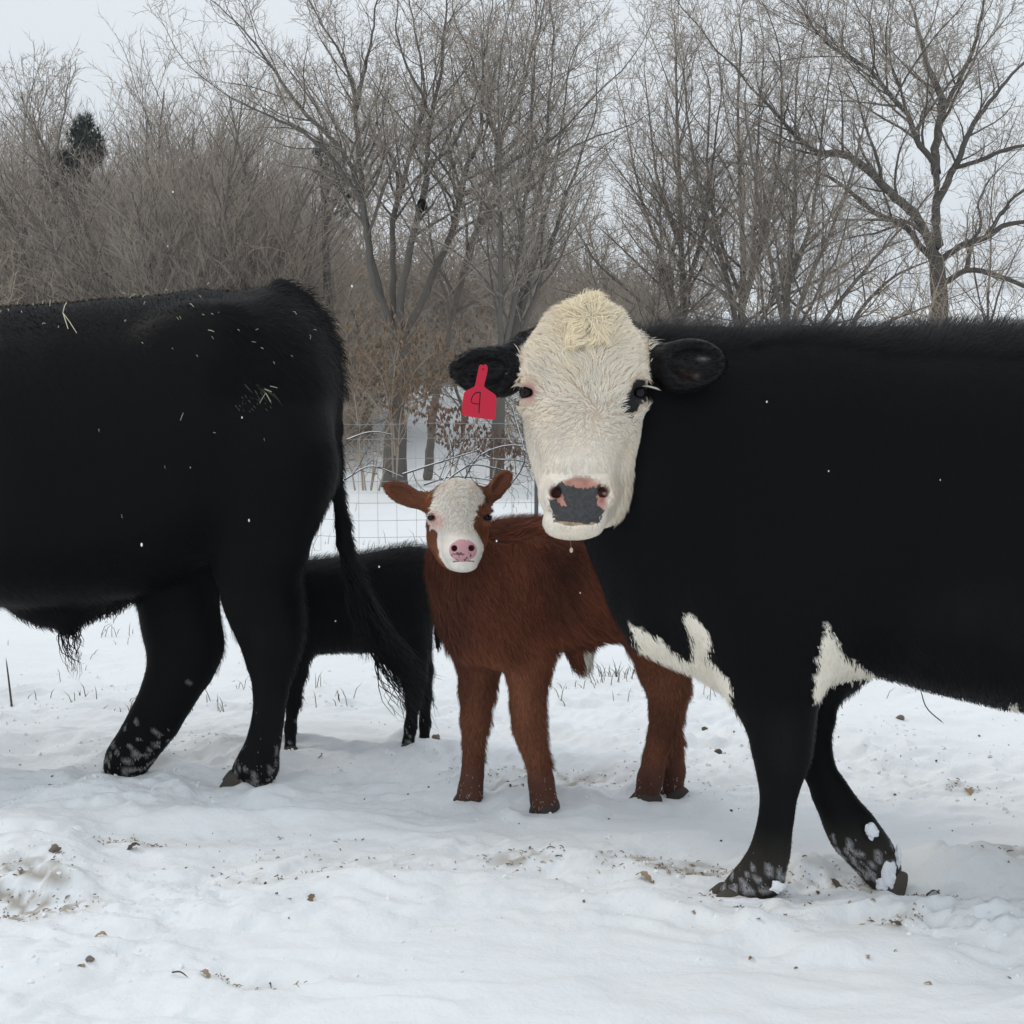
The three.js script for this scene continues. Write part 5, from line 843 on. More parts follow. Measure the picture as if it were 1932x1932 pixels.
  tag(mesh('coat', mergeGeometries([coat, face, tuft]), COATMATTE, t), null, null, null, 'stuff');
  const EL = h(970, 1457, -0.031), ER = h(1426, 1457, -0.031); eye(t, EL, 0.0122); eye(t, ER, 0.0122);
  const PALE = rough(0.75, 0.7, 0.64, 0.6);
  lashes(t, EL, [0, 1, 2, 3].map((k) => [[-0.008 + k * 0.002, 0.006, 0.01], [-0.015 + k * 0.002, 0.005, 0.014], [-0.02 + k * 0.002, 0, 0.015]]), PALE);
  lashes(t, ER, [0, 1, 2, 3, 4].map((k) => [[-0.002 + k * 0.002, 0.014 - k * 0.002, 0.01], [0.008 + k * 0.0015, 0.01 - k * 0.002, 0.014], [0.016 + k * 0.001, -0.004 - k * 0.002, 0.015]]), PALE);
  const HB = rough(0.06, 0.048, 0.042, 0.8);
  for (const [x, y, dz, hd] of [[500, 1752, 0, 0.9], [890, 1785, 0.085, 1.0], [1400, 1745, 0, 0.3], [1545, 1725, -0.07, 0.5]]) { const p = Z.at(x, y, dz); p.y += 0.004; hoof(t, p, 0.036, hd, 0.12, HB); }
}
// long loose hair: strands from a root point along waypoints, with scatter
function tress(parent, name, mat, seed, n, rootOf, tipOf, r0, bend) {
  const t = new Tri(), rnd = rngOf(seed);
  for (let k = 0; k < n; k++) {
    const a = rootOf(rnd, k / n), b = tipOf(rnd, k / n), mid1 = a.clone().lerp(b, 0.35), mid2 = a.clone().lerp(b, 0.7), L = a.distanceTo(b);
    for (const m of [mid1, mid2]) { m.x += (rnd() - 0.5) * L * bend; m.z += (rnd() - 0.5) * L * bend; m.y -= L * bend * 0.2; }
    mid1.y -= L * 0.06;
    const s = r0 * (0.5 + rnd()); t.tube(spline([a, mid1, mid2, b], 7), [s, s, s * 0.95, s * 0.9, s * 0.75, s * 0.55, s * 0.35, 0], 3);
  }
  return mesh(name, t.geo(), mat, parent);
}
const BLACKHAIR = rough(0.008, 0.008, 0.009, 0.55, { specularIntensity: 0.2 });
let steerBody;
{
  const t = thing('steer', 'black steer at the left with straw on its back and a long hanging tail', 'steer');
  const D = 4.12, A = frame((x, y) => [x * 0.36, 502.3 + y * 0.36], D), Z = frame((x, y) => [x * 0.44, 1004.6 + y * 0.44], D), I = frame((u, v) => [u, v], D), F = new Field(0.0142);
  I.barrel(F, [[-640, 640, 830, 0.12, 0, 0], [-560, 605, 1010, 0.19, 0, 0.2], [-430, 575, 1120, 0.25, 0, 0.2], [-250, 578, 1150, 0.31, 0, 0.1], [-60, 582, 1142, 0.35, 0, 0], [90, 572, 1145, 0.355, 0, 0], [210, 563, 1132, 0.345, 0, 0], [306, 556, 1105, 0.33, 0, 0], [378, 545, 1070, 0.32, 0, 0], [440, 548, 1030, 0.3, 0, 0], [504, 541, 1000, 0.26, 0, 0], [565, 560, 960, 0.22, 0, 0], [605, 600, 900, 0.16, 0, 0], [632, 660, 840, 0.09, 0, 0], [641, 730, 790, 0.04, 0, 0]], 0.05);
  F.ell(I.at(395, 640, 0.22), V(0.14, 0.09, 0.07), 0.1); F.ell(I.at(395, 640, -0.22), V(0.14, 0.09, 0.07), 0.1); // hooks
  // near hind leg
  F.chain([[I.at(500, 720, 0.13), 0.17], [I.at(512, 880, 0.14), 0.17], [I.at(500, 1020, 0.15), 0.135]], 0.08, 0.7);
  Z.limb(F, [[890, 150, 1314, 150, 0.13], [950, 260, 1303, 260, 0.12], [982, 330, 1303, 330, 0.11], [1012, 400, 1312, 400, 0.1], [1042, 475, 1285, 475, 0.1], [1062, 560, 1262, 560, 0.1], [1082, 680, 1238, 680, 0.1], [1082, 790, 1220, 790, 0.1], [1070, 870, 1206, 870, 0.1], [1050, 930, 1194, 940, 0.1], [1005, 1010, 1190, 1010, 0.1], [975, 1060, 1150, 1070, 0.1]], 0.03, 0.68);
  Z.limb(F, [[1150, 985, 1204, 985, 0.1], [1165, 1035, 1205, 1040, 0.1]], 0.015, 0.8);
  // far hind leg, set forward
  F.chain([[I.at(440, 760, -0.13), 0.16], [I.at(390, 960, -0.13), 0.17], [Z.at(770, 200, -0.12), 0.115]], 0.08, 0.7);
  Z.limb(F, [[575, 220, 940, 220, -0.1], [592, 300, 938, 300, -0.08], [610, 400, 942, 400, -0.06], [634, 480, 956, 490, -0.05], [637, 565, 915, 590, -0.04], [605, 690, 842, 690, -0.03], [553, 800, 770, 810, -0.02], [505, 890, 702, 895, -0.01], [455, 975, 648, 965, 0], [450, 1020, 622, 1005, 0], [500, 1050, 590, 1060, 0]], 0.03, 0.68);
  Z.limb(F, [[575, 990, 625, 985, 0], [580, 1050, 615, 1050, 0]], 0.015, 0.8);
  // sheath
  F.chain([[Z.at(120, 300, 0), 0.05], [Z.at(200, 318, 0), 0.05], [Z.at(275, 340, 0), 0.04], [Z.at(285, 372, 0), 0.022]], 0.04); F.chain([[Z.at(300, 330, 0), 0.045], [Z.at(480, 262, 0), 0.05]], 0.05);
  // neck, head and forelegs beyond the frame
  F.chain([[I.at(-500, 780, 0), 0.24], [I.at(-690, 700, 0), 0.16], [I.at(-800, 640, 0), 0.12]], 0.08, 0.8); F.chain([[I.at(-810, 620, 0), 0.12], [I.at(-930, 780, 0), 0.085], [I.at(-980, 850, 0), 0.07]], 0.05, 0.9);
  for (const [s, dx] of [[0.13, -20], [-0.13, 80]]) F.chain([[I.at(-430, 900, s), 0.16], [I.at(-410 + dx * 0.5, 1120, s), 0.1], [I.at(-400 + dx, 1290, s), 0.062], [I.at(-400 + dx, 1420, s), 0.045], [I.at(-410 + dx, 1470, s), 0.05]], 0.05, 0.8);
  // tail hugging the rump, then hanging clear
  F.chain([[A.at(1470, 130, 0.03), 0.04], [A.at(1590, 195, 0.03), 0.032], [A.at(1685, 300, 0.03), 0.028], [A.at(1742, 430, 0.03), 0.024], [A.at(1762, 600, 0.03), 0.022], [A.at(1762, 850, 0.03), 0.02], [A.at(1762, 1050, 0.04), 0.022], [A.at(1772, 1200, 0.06), 0.024], [A.at(1795, 1350, 0.08), 0.026], [Z.at(1478, 50, 0.1), 0.026], [Z.at(1512, 170, 0.12), 0.03], [Z.at(1550, 290, 0.13), 0.034], [Z.at(1580, 380, 0.13), 0.026]], 0.016, 0.8);
  const body = F.build((x, y, z) => y > 0.55 ? 0.006 * noise3(x * 3.6, y * 2.6, z * 4) + 0.003 * noise3(x * 11, y * 5, z * 9) : 0.002 * noise3(x * 16, y * 8, z * 16));
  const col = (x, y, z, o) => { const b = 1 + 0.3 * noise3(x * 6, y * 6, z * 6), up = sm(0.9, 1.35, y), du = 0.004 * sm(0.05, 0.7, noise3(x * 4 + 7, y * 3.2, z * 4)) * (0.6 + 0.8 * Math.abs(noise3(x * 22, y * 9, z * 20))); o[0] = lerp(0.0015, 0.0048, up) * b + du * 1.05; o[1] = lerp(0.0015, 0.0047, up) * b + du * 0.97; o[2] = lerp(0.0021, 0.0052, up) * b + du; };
  const leg = (y) => sm(0.22, 0.04, y);
  paint(body, (x, y, z, a, b, c, o) => { col(x, y, z, o); if (y < 0.3 && x > -1.4 && speckle(x, y * 0.35, z, 230) > 1.15 - 0.85 * leg(y)) { o[0] = 0.2; o[1] = 0.195; o[2] = 0.19; } });
  steerBody = mesh('body', body, SKIN, t);
  tag(mesh('coat', hair(body, {
    n: 74000, seed: 601, jitter: 0.34, seg: 2, width: 0.0024, lift: (p, n) => n.y > 0.7 || (n.x > 0.3 && p.y > 1.1) ? 0.55 : p.y < 0.65 ? 0.36 : 0.2, clump: { cell: 0.02, pull: 0.22 },
    dense: (x) => x < -1.8 ? 0.12 : 1,
    comb: (p, n, d) => { const lg = sm(0.62, 0.48, p.y), w = noise3(p.x * 3, p.y * 3, p.z * 3); d.set(lerp(0.7, 0.2, lg) + w * 0.4, lerp(-0.8, -1, lg), 0); if (n.y > 0.6) d.set(1, -0.1, 0); },
    long: (p, n) => p.y < 0.3 ? 0.009 : p.x > -0.85 && p.y > 1.12 && n.x > 0.1 ? 0.042 : p.x > -0.56 && p.x < -0.42 && p.y < 1 ? 0.032 : n.y < -0.4 ? 0.03 : p.y < 0.62 && n.x > 0.5 ? 0.026 : 0.013,
    color: (p, n, o, r) => { col(p.x, p.y, p.z, o); const k = 0.6 + 0.9 * r(); o[0] *= k; o[1] *= k; o[2] *= k; if (p.y < 0.3 && p.x > -1.4 && speckle(p.x, p.y * 0.35, p.z, 230) > 1.15 - 0.85 * leg(p.y) && r() < 0.65) { o[0] = 0.3; o[1] = 0.295; o[2] = 0.29; } if (p.y > 1.2 && p.x < -0.9 && noise3(p.x * 14, p.y * 20, p.z * 14) > 0.45 && r() < 0.5) { o[0] = 0.02; o[1] = 0.021; o[2] = 0.014; } const ru = (p.x * D / -p.z) / D * FOCAL + MID, rv = 790 - (p.y - EYE) * FOCAL / D; if (p.z > -D && Math.hypot((ru - 478) / 42, (rv - 752) / 26) < 1 && r() < 0.3) { o[0] = 0.1; o[1] = 0.1; o[2] = 0.075; } },
  }), COAT, t), null, null, null, 'stuff');
  // switch of the tail
  const path = [[1490, 100], [1520, 210], [1555, 300], [1580, 380]];
  tag(tress(t, 'tail_switch', BLACKHAIR, 602, 560, (r, f) => { const k = Math.floor(r() * 3.999), q = path[Math.min(3, k)]; return Z.at(q[0] + (r() - 0.5) * 70, q[1] + r() * 60, 0.12 + (r() - 0.5) * 0.06); },
    (r) => { const f = r(), g = r(); const x = lerp(1530, 1860, Math.pow(f, 0.7)), y = lerp(560, 640, f) + 210 * g * sm(0.1, 0.9, f) - 60 * r(); return Z.at(x + (r() - 0.5) * 40, y, 0.12 + (r() - 0.5) * 0.16); }, 0.0016, 0.16), null, null, null, 'stuff');
  tag(tress(t, 'tail_wisps', BLACKHAIR, 603, 40, (r) => Z.at(1600 + r() * 60, 400 + r() * 80, 0.13), (r) => { const f = r(); return f < 0.35 ? Z.at(1800 + r() * 130, 560 + r() * 90, 0.13 + r() * 0.05) : Z.at(1700 + r() * 190, 760 + r() * 110, 0.1 + r() * 0.08); }, 0.0015, 0.3), null, null, null, 'stuff');
  // long hair below the sheath
  tag(tress(t, 'sheath_hair', BLACKHAIR, 604, 90, (r) => Z.at(250 + r() * 70, 355 + r() * 40, (r() - 0.5) * 0.05), (r) => { const f = r(); return f < 0.25 ? Z.at(300 + r() * 50, 540 + r() * 110, (r() - 0.5) * 0.04) : f < 0.5 ? Z.at(330 + r() * 40, 470 + r() * 30, 0) : Z.at(240 + r() * 90, 430 + r() * 50, (r() - 0.5) * 0.05); }, 0.0015, 0.3), null, null, null, 'stuff');
  { const p = Z.at(1005, 1082, 0.1); hoof(t, p, 0.041, 0.15, 0.35); const q = Z.at(520, 1050, 0); hoof(t, q, 0.042, 0.1, 0.5); }
  for (const [s, dx] of [[0.13, -20], [-0.13, 80]]) { const p = I.at(-420 + dx, 1485, s); p.y = 0.03; hoof(t, p, 0.05, 0); }
}
{ // little black calf behind the steer's legs
  const t = thing('calf', 'small black calf half hidden behind the tail and hind legs of the steer', 'calf');
  const D = 4.5, Z = frame((x, y) => [x * 0.44, 1004.6 + y * 0.44], D), F = new Field(0.0095);
  Z.barrel(F, [[1060, 190, 330, 0.05, 0, 0], [1110, 140, 450, 0.09, 0, 0], [1180, 122, 510, 0.115, 0, 0.1], [1300, 114, 525, 0.135, 0, 0.1], [1430, 104, 515, 0.145, 0, 0], [1560, 86, 512, 0.15, 0, 0], [1690, 62, 500, 0.14, 0, 0], [1790, 56, 470, 0.125, 0, 0], [1840, 80, 420, 0.09, 0, 0], [1868, 140, 340, 0.04, 0, 0]], 0.04);
  F.chain([[Z.at(1150, 240, 0), 0.1], [Z.at(1070, 90, 0), 0.07], [Z.at(1010, 10, 0), 0.06]], 0.05); F.chain([[Z.at(1010, 0, 0), 0.06], [Z.at(930, 80, 0), 0.045], [Z.at(900, 110, 0), 0.036]], 0.03);
  F.ell(Z.at(1040, -20, 0.07), V(0.02, 0.025, 0.05), 0.02); F.ell(Z.at(1040, -20, -0.07), V(0.02, 0.025, 0.05), 0.02);
  Z.limb(F, [[1190, 400, 1385, 400, 0.06], [1200, 500, 1352, 500, 0.06], [1213, 600, 1325, 600, 0.06], [1216, 720, 1300, 720, 0.06], [1212, 840, 1280, 840, 0.06], [1206, 930, 1282, 935, 0.06]], 0.02, 0.85, 1, 0.008);
  F.chain([[Z.at(1200, 400, -0.06), 0.065], [Z.at(1150, 600, -0.06), 0.042], [Z.at(1130, 780, -0.06), 0.03], [Z.at(1120, 910, -0.06), 0.032]], 0.02);
  Z.limb(F, [[1650, 330, 1868, 330, 0.06], [1690, 440, 1845, 440, 0.05], [1702, 530, 1842, 530, 0.05], [1716, 610, 1835, 620, 0.05], [1730, 720, 1815, 720, 0.05], [1726, 830, 1796, 830, 0.05], [1706, 920, 1786, 925, 0.05]], 0.02, 0.85, 1, 0.008);
  Z.limb(F, [[1700, 360, 1880, 350, -0.06], [1745, 480, 1858, 480, -0.05], [1770, 590, 1866, 590, -0.05], [1782, 700, 1860, 700, -0.05], [1790, 820, 1856, 820, -0.05], [1784, 905, 1852, 905, -0.05]], 0.02, 0.85, 1, 0.008);
  F.chain([[Z.at(1862, 120, 0), 0.02], [Z.at(1880, 260, 0), 0.016], [Z.at(1884, 430, 0), 0.014], [Z.at(1876, 500, 0), 0.006]], 0.02);
  const body = F.build(), col = (x, y, z, o) => { const b = 1 + 0.4 * noise3(x * 9, y * 9, z * 9); o[0] = 0.004 * b; o[1] = 0.0039 * b; o[2] = 0.0044 * b; }, sn = (x, y, z) => y < 0.16 && speckle(x, y, z, 110) > 1.3 - 0.7 * sm(0.16, 0.02, y);
  paint(body, (x, y, z, a, b, c, o) => { col(x, y, z, o); if (sn(x, y, z)) { o[0] = 0.2; o[1] = 0.2; o[2] = 0.2; } });
  mesh('body', body, SKIN, t);
  tag(mesh('coat', hair(body, { n: 30000, seed: 701, jitter: 0.4, seg: 2, width: 0.0022, lift: (p, n) => n.y > 0.7 ? 0.5 : 0.34, clump: { cell: 0.026, pull: 0.6 }, wave: { amp: 0.003, turns: 0.8, phase: (r) => 6 * noise3(r.x * 15, r.y * 15, r.z * 15) },
    comb: (p, n, d) => { d.set(0.7 * noise3(p.x * 5, p.y * 5, p.z * 5) + 0.4, -0.9, 0); if (n.y > 0.6) d.set(1, 0.1, 0); }, long: (p, n) => p.y < 0.12 ? 0.01 : p.y < 0.4 ? 0.024 : 0.034,
    color: (p, n, o, r) => { col(p.x, p.y, p.z, o); const k = 0.6 + 1.1 * r(); o[0] *= k; o[1] *= k; o[2] *= k; if (sn(p.x, p.y, p.z) && r() < 0.7) { o[0] = 0.35; o[1] = 0.35; o[2] = 0.36; } } }), COAT, t), null, null, null, 'stuff');
  for (const [x, y, dz] of [[1240, 945, 0.06], [1120, 925, -0.06], [1740, 932, 0.05], [1815, 912, -0.05]]) { const p = Z.at(x, y, dz); hoof(t, p, 0.027, 0.2, 0.15); }
  eye(t, Z.at(965, 15, 0.045), 0.012);
}
// ---------- ear tag ----------
{
  const t = thing('ear_tag', 'red plastic ear tag with a handwritten 9 hanging from the ear', 'ear tag'), D = 2.79, P = ([x, y]) => W(602.8 + x * 0.22, 656.9 + y * 0.22, D), c = P([1375, 400]);
  const pt = (q) => { const p = P(q); return new THREE.Vector2(p.x - c.x, p.y - c.y); };
  const out = [[1372, 160], [1385, 143], [1405, 150], [1425, 143], [1438, 160], [1437, 200], [1424, 262], [1410, 318], [1418, 338], [1450, 362], [1500, 398], [1514, 420], [1513, 500], [1506, 590], [1494, 608], [1470, 610], [1350, 594], [1245, 576], [1227, 560], [1228, 480], [1238, 400], [1250, 376], [1282, 355], [1322, 338], [1336, 322], [1350, 260], [1362, 205]].map(pt);
  const sh = new THREE.Shape(); sh.setFromPoints(new THREE.SplineCurve([...out, out[0]]).getPoints(140));
  const hole = new THREE.Path(); const hc = pt([1404, 180]); hole.absellipse(hc.x, hc.y, 0.0022, 0.0022, 0, Math.PI * 2); sh.holes.push(hole);
  t.position.copy(c); t.rotation.y = -0.12;
  const RED = new THREE.MeshPhysicalMaterial({ color: new THREE.Color().setRGB(0.56, 0.02, 0.05), roughness: 0.5, specularIntensity: 0.4 });
  mesh('panel', new THREE.ExtrudeGeometry(sh, { depth: 0.0016, bevelEnabled: true, bevelSize: 0.0007, bevelThickness: 0.0006, bevelSegments: 2, curveSegments: 10 }), RED, t);
  const k = new Tri(), st = [[[1381, 377], [1378, 420], [1372, 490], [1368, 556]], [[1380, 379], [1352, 380], [1328, 394], [1310, 422], [1301, 452], [1312, 470], [1340, 477], [1372, 480]]];
  for (const s of st) { const path = spline(s.map((q) => { const p = pt(q); return V(p.x, p.y, 0); }), 20); k.tube(path, path.map(() => 0.00105), 8); }
  const g = k.geo(); g.scale(1, 1, 0.35); g.translate(0, 0, 0.0023); mesh('number', g, rough(0.012, 0.01, 0.012, 0.6), t);
  const b = mesh('stud', new THREE.CylinderGeometry(0.0045, 0.0045, 0.003, 20), RED, t), bc = pt([1404, 180]); b.rotation.x = Math.PI / 2; b.position.set(bc.x, bc.y, -0.0022);
  const b2 = mesh('stud', new THREE.CylinderGeometry(0.0018, 0.0018, 0.03, 12), rough(0.02, 0.02, 0.02, 0.6), t); b2.rotation.x = Math.PI / 2; b2.position.set(bc.x, bc.y, -0.012);
}
// ---------- straw caught on the steer ----------
{
  const STRAW = rough(0.6, 0.56, 0.42, 0.7), ray = new THREE.Raycaster(), rnd = rngOf(81); scene.updateMatrixWorld(true);
  const on = (u, v) => { const d = W(u, v, 1).sub(camera.position).normalize(); ray.set(camera.position, d); const hit = ray.intersectObject(steerBody)[0]; return hit ? [hit.point, hit.face.normal] : null; };
  const bit = (u0, v0, u1, v1, w, label, group, name = 'straw') => {
    const a = on(u0, v0), b = on(u1, v1); if (!a || !b) return;
    const A = a[0].clone().addScaledVector(a[1], 0.018), B = b[0].clone().addScaledVector(b[1], 0.02), M = A.clone().lerp(B, 0.5).addScaledVector(a[1], 0.004), q = new Tri(); q.tube([V(0, 0, 0), M.clone().sub(A), B.clone().sub(A)], [w, w, w * 0.8], 4);
    const m = mesh(name, q.geo(), STRAW, null); m.position.copy(A); tag(m, label, 'straw', group);
  };
  const z = (x, y) => [x * 0.36, 502.3 + y * 0.36];
  bit(...z(357, 222), ...z(340, 272), 0.0014, 'short pale straw stalk forming the upper arm of a Y on the steer back');
  bit(...z(338, 272), ...z(366, 355), 0.0014, 'pale straw stalk, left leg of the Y on the steer back');
  bit(...z(340, 276), ...z(412, 375), 0.0014, 'long pale straw stalk, right leg of the Y on the steer back');
  const R = (x, y) => y < 215 ? 'along the spine' : x > 1380 && y > 600 && y < 760 ? 'in the pale tuft on the thigh' : y > 560 ? 'low on the flank' : x > 900 ? 'on the rump' : 'high on the ribs';
  const S = [[275, 195, 395, 200], [270, 210, 268, 245], [455, 183, 520, 178], [640, 178, 665, 182], [685, 200, 712, 180], [700, 190, 732, 184], [770, 165, 820, 155], [872, 160, 888, 163], [755, 195, 775, 188], [765, 232, 775, 222], [940, 285, 952, 298], [955, 280, 963, 296], [1005, 225, 1025, 240], [1085, 130, 1098, 127], [1285, 122, 1318, 114], [1095, 345, 1125, 352], [1112, 375, 1122, 388], [1050, 190, 1060, 200], [1065, 272, 1078, 278], [1110, 268, 1120, 274], [1140, 264, 1148, 268], [1240, 342, 1250, 350], [1312, 402, 1332, 406], [1360, 432, 1370, 438], [1330, 344, 1340, 345], [1518, 262, 1538, 278], [1512, 475, 1520, 485], [1600, 375, 1604, 398], [1618, 350, 1632, 358], [1425, 505, 1432, 520], [98, 225, 102, 235], [180, 232, 182, 240], [50, 255, 58, 268], [20, 265, 14, 275], [120, 270, 126, 276], [232, 212, 230, 235], [230, 330, 248, 330], [318, 340, 316, 350], [665, 316, 672, 312], [525, 855, 529, 870], [868, 1040, 870, 1055], [640, 1290, 644, 1305], [1412, 630, 1448, 640], [1385, 645, 1420, 660], [1390, 665, 1360, 720], [1392, 668, 1415, 715], [950, 810, 966, 770], [1115, 870, 1125, 872], [1385, 905, 1388, 918], [915, 432, 920, 440], [1038, 466, 1044, 474], [760, 410, 768, 418]];
  for (const [a, b, c, d] of S) bit(...z(a, b), ...z(c, d), 0.0006 + 0.0005 * rnd(), 'tiny bit of pale straw ' + R(a, b) + ' of the black steer', 'bits of straw ' + R(a, b) + ' of the black steer');
}
// ---------- things lying in the snow ----------
{
  const rnd = rngOf(82), at = (u, v) => { let D = EYE * FOCAL / Math.max(30, v - 790); for (let k = 0; k < 8; k++) { const p = W(u, v, D), y = snow(p.x, p.z); D *= (EYE - y) / (EYE - p.y) ; D = Math.min(40, D); } const p = W(u, v, D); p.y = snow(p.x, p.z); return p; };
  const leafG = [0, 1, 2].map((s) => { const g = new THREE.PlaneGeometry(1, 0.55, 8, 4), a = g.attributes.position; for (let i = 0; i < a.count; i++) { const x = a.getX(i), y = a.getY(i), w = Math.sqrt(Math.max(0, 1 - (2 * x) ** 2)) * (0.85 + 0.25 * Math.sin(x * 22 + s)); a.setXYZ(i, x, 0.22 * Math.sin(x * 4 + s) + 0.5 * y * y + 0.06 * noise3(x * 5, y * 5, s), y * w); } g.computeVertexNormals(); return g; });
  const LEAF = [rough(0.2, 0.14, 0.095, 0.9, { side: THREE.DoubleSide }), rough(0.36, 0.27, 0.18, 0.9, { side: THREE.DoubleSide }), rough(0.09, 0.075, 0.062, 0.9, { side: THREE.DoubleSide })];
  const leaf = (u, v, s, m, label, group) => { const o = mesh('dead_leaf', leafG[Math.floor(rnd() * 3)], LEAF[m], null), p = at(u, v); o.position.set(p.x, p.y + s * 0.12, p.z); o.scale.setScalar(s); o.rotation.set((rnd() - 0.5) * 0.7, rnd() * 6.28, (rnd() - 0.5) * 0.5); tag(o, label, 'leaf', group); };
  leaf(190, 1768, 0.026, 1, 'crumpled tan leaf near the lower left corner, above the small black clod'); leaf(152, 1826, 0.022, 1, 'pale tan leaf lowest at the left, beside a black crumb'); leaf(388, 1842, 0.026, 1, 'pale upright leaf left of the dark hollow in the lower snow'); leaf(588, 1699, 0.03, 0, 'brown leaf lying in the middle of the smooth lower snow'); leaf(252, 1612, 0.034, 2, 'dark curled leaf below the far hind hoof of the steer');
  leaf(1215, 1658, 0.045, 1, 'reddish tan leaf left of the standing hoof of the cow'); leaf(1690, 1750, 0.05, 0, 'brown curled leaf below the lifted hoof of the cow'); leaf(1828, 1497, 0.045, 1, 'tan leaf on the clean snow at the right'); leaf(1578, 1671, 0.035, 2, 'dark leaf between the two front hooves of the cow'); leaf(1760, 1688, 0.035, 2, 'dark twisted leaf right of the lifted hoof');
    for (const [u, v] of [[500, 1665], [560, 1660], [620, 1655], [525, 1685], [548, 1690], [1000, 1636], [1018, 1640], [975, 1642], [1050, 1650], [1130, 1655], [1265, 1648], [1290, 1655], [1320, 1650], [1230, 1665], [1545, 1686], [1560, 1690], [1600, 1702], [1740, 1694], [1785, 1697], [1650, 1722], [1480, 1722], [1430, 1728], [1310, 1735], [1420, 1810], [1500, 1825], [1750, 1858], [1905, 1845], [960, 1480], [1000, 1476], [940, 1474], [985, 1484], [1060, 1480], [86, 1468], [98, 1476], [70, 1415], [40, 1440], [160, 1450], [420, 1452], [452, 1455], [600, 1440], [640, 1446], [520, 1440], [1355, 1415], [1370, 1422], [1660, 1460], [1700, 1445], [1870, 1430], [1880, 1452], [1330, 1378], [820, 1392], [40, 1690], [70, 1700], [20, 1705], [100, 1720], [60, 1735], [130, 1650], [350, 1640], [1640, 1815], [1690, 1795]]) { const w = v > 1800 ? 'on the lower right snow' : u < 200 && v > 1600 ? 'on the dirty patch at the left edge' : u > 900 && v > 1600 ? 'round the front hooves of the cow' : v > 1600 ? 'on the lower left snow' : u < 700 ? 'round the hind hooves of the steer' : u < 1200 ? 'behind the hooves of the brown calf' : 'on the snow behind the cow forelegs'; leaf(u + (rnd() - 0.5) * 8, v, 0.007 + 0.01 * rnd(), rnd() < 0.25 ? 2 : Math.floor(rnd() * 2), 'small scrap of dead leaf trodden in ' + w, 'scraps of dead leaf ' + w); }
  const clodG = [0, 1, 2].map((s) => { const g = new THREE.SphereGeometry(1, 12, 9), a = g.attributes.position; for (let i = 0; i < a.count; i++) { const x = a.getX(i), y = a.getY(i), z = a.getZ(i), k = 1 + 0.5 * noise3(x * 1.7 + s * 9, y * 1.7, z * 1.7) + 0.25 * noise3(x * 4, y * 4 + s, z * 4); a.setXYZ(i, x * k, y * 0.7 * k, z * k); } g.computeVertexNormals(); return g; });
  const MUD = [rough(0.11, 0.09, 0.07, 0.9), rough(0.2, 0.17, 0.14, 0.9)];
  const clod = (u, v, s, label, group) => { const o = mesh('mud_clod', clodG[Math.floor(rnd() * 3)], MUD[rnd() < 0.6 ? 0 : 1], null), p = at(u, v); o.position.set(p.x, p.y + s * 0.25, p.z); o.scale.setScalar(s); o.rotation.set(rnd(), rnd() * 6.28, rnd()); tag(o, label, 'clod', group); };
  clod(95, 1468, 0.014, 'grey mud clod left of the far hind hoof of the steer'); clod(104, 1655, 0.013, 'dark clod above the dirty patch at the left edge'); clod(170, 1822, 0.008, 'small black clod behind the pale leaf at the lower left'); clod(823, 1394, 0.014, 'mud clod beside the hind hoof of the small black calf'); clod(1355, 1418, 0.013, 'dark clod right of the hind hooves of the brown calf'); clod(1698, 1358, 0.015, 'grey clod on the snow under the belly of the cow'); clod(1330, 1376, 0.01, 'grey clod right of the knee of the brown calf');
  for (let k = 0; k < 52; k++) { const right = rnd() < 0.45, u = right ? 1280 + rnd() * 640 : rnd() * 1300, v = right ? 1380 + rnd() * rnd() * 400 : 1420 + rnd() * rnd() * 420; const w = right ? (v < 1560 ? 'on the trampled snow behind the cow' : 'in front of the cow hooves') : v < 1560 ? 'round the steer and the calves' : 'on the lower left foreground'; clod(u, v, 0.0017 + 0.0035 * rnd() * rnd(), 'tiny dark crumb of mud ' + w, 'mud crumbs ' + w); }
  // straw trodden at the left edge and by the cow's hoof
  const TWIGM = rough(0.06, 0.05, 0.042, 0.9);
  const stick = (u0, v0, u1, v1, h, r, label) => { const a = at(u0, v0), b = at(u1, v1), q = new Tri(); a.y += 0.004; b.y += h; const m = a.clone().lerp(b, 0.5); m.y += 0.006; q.tube(spline([V(0, 0, 0), m.clone().sub(a), b.clone().sub(a)], 6), [r, r, r, r * 0.9, r * 0.8, r * 0.6, 0], 5); const o = mesh('twig', q.geo(), TWIGM, null); o.position.copy(a); tag(o, label, 'twig'); };
  stick(325, 1838, 356, 1848, 0.003, 0.0016, 'thin curved twig lying left of the dark hollow'); stick(510, 1876, 487, 1862, 0.008, 0.0018, 'dark twig sticking out of the hollow in the lower snow'); stick(509, 1872, 512, 1860, 0.02, 0.0016, 'short twig standing upright in the hollow in the lower snow');
  stick(22, 1334, 12, 1290, 0.11, 0.004, 'dark weed stalk standing in the snow at the left edge'); 
  { const a = W(1737, 1302, 3.0), b = W(1782, 1366, 3.0), q = new Tri(), m = W(1748, 1335, 3.0); q.tube(spline([V(0, 0, 0), m.sub(a), b.clone().sub(a)], 8), [0.001, 0.0012, 0.0013, 0.0013, 0.0013, 0.0013, 0.0013, 0.0012, 0], 5); const o = mesh('grass_stem', q.geo(), TWIGM, null); o.position.copy(a); tag(o, 'long dark grass stem dangling from the belly of the cow', 'stem'); }
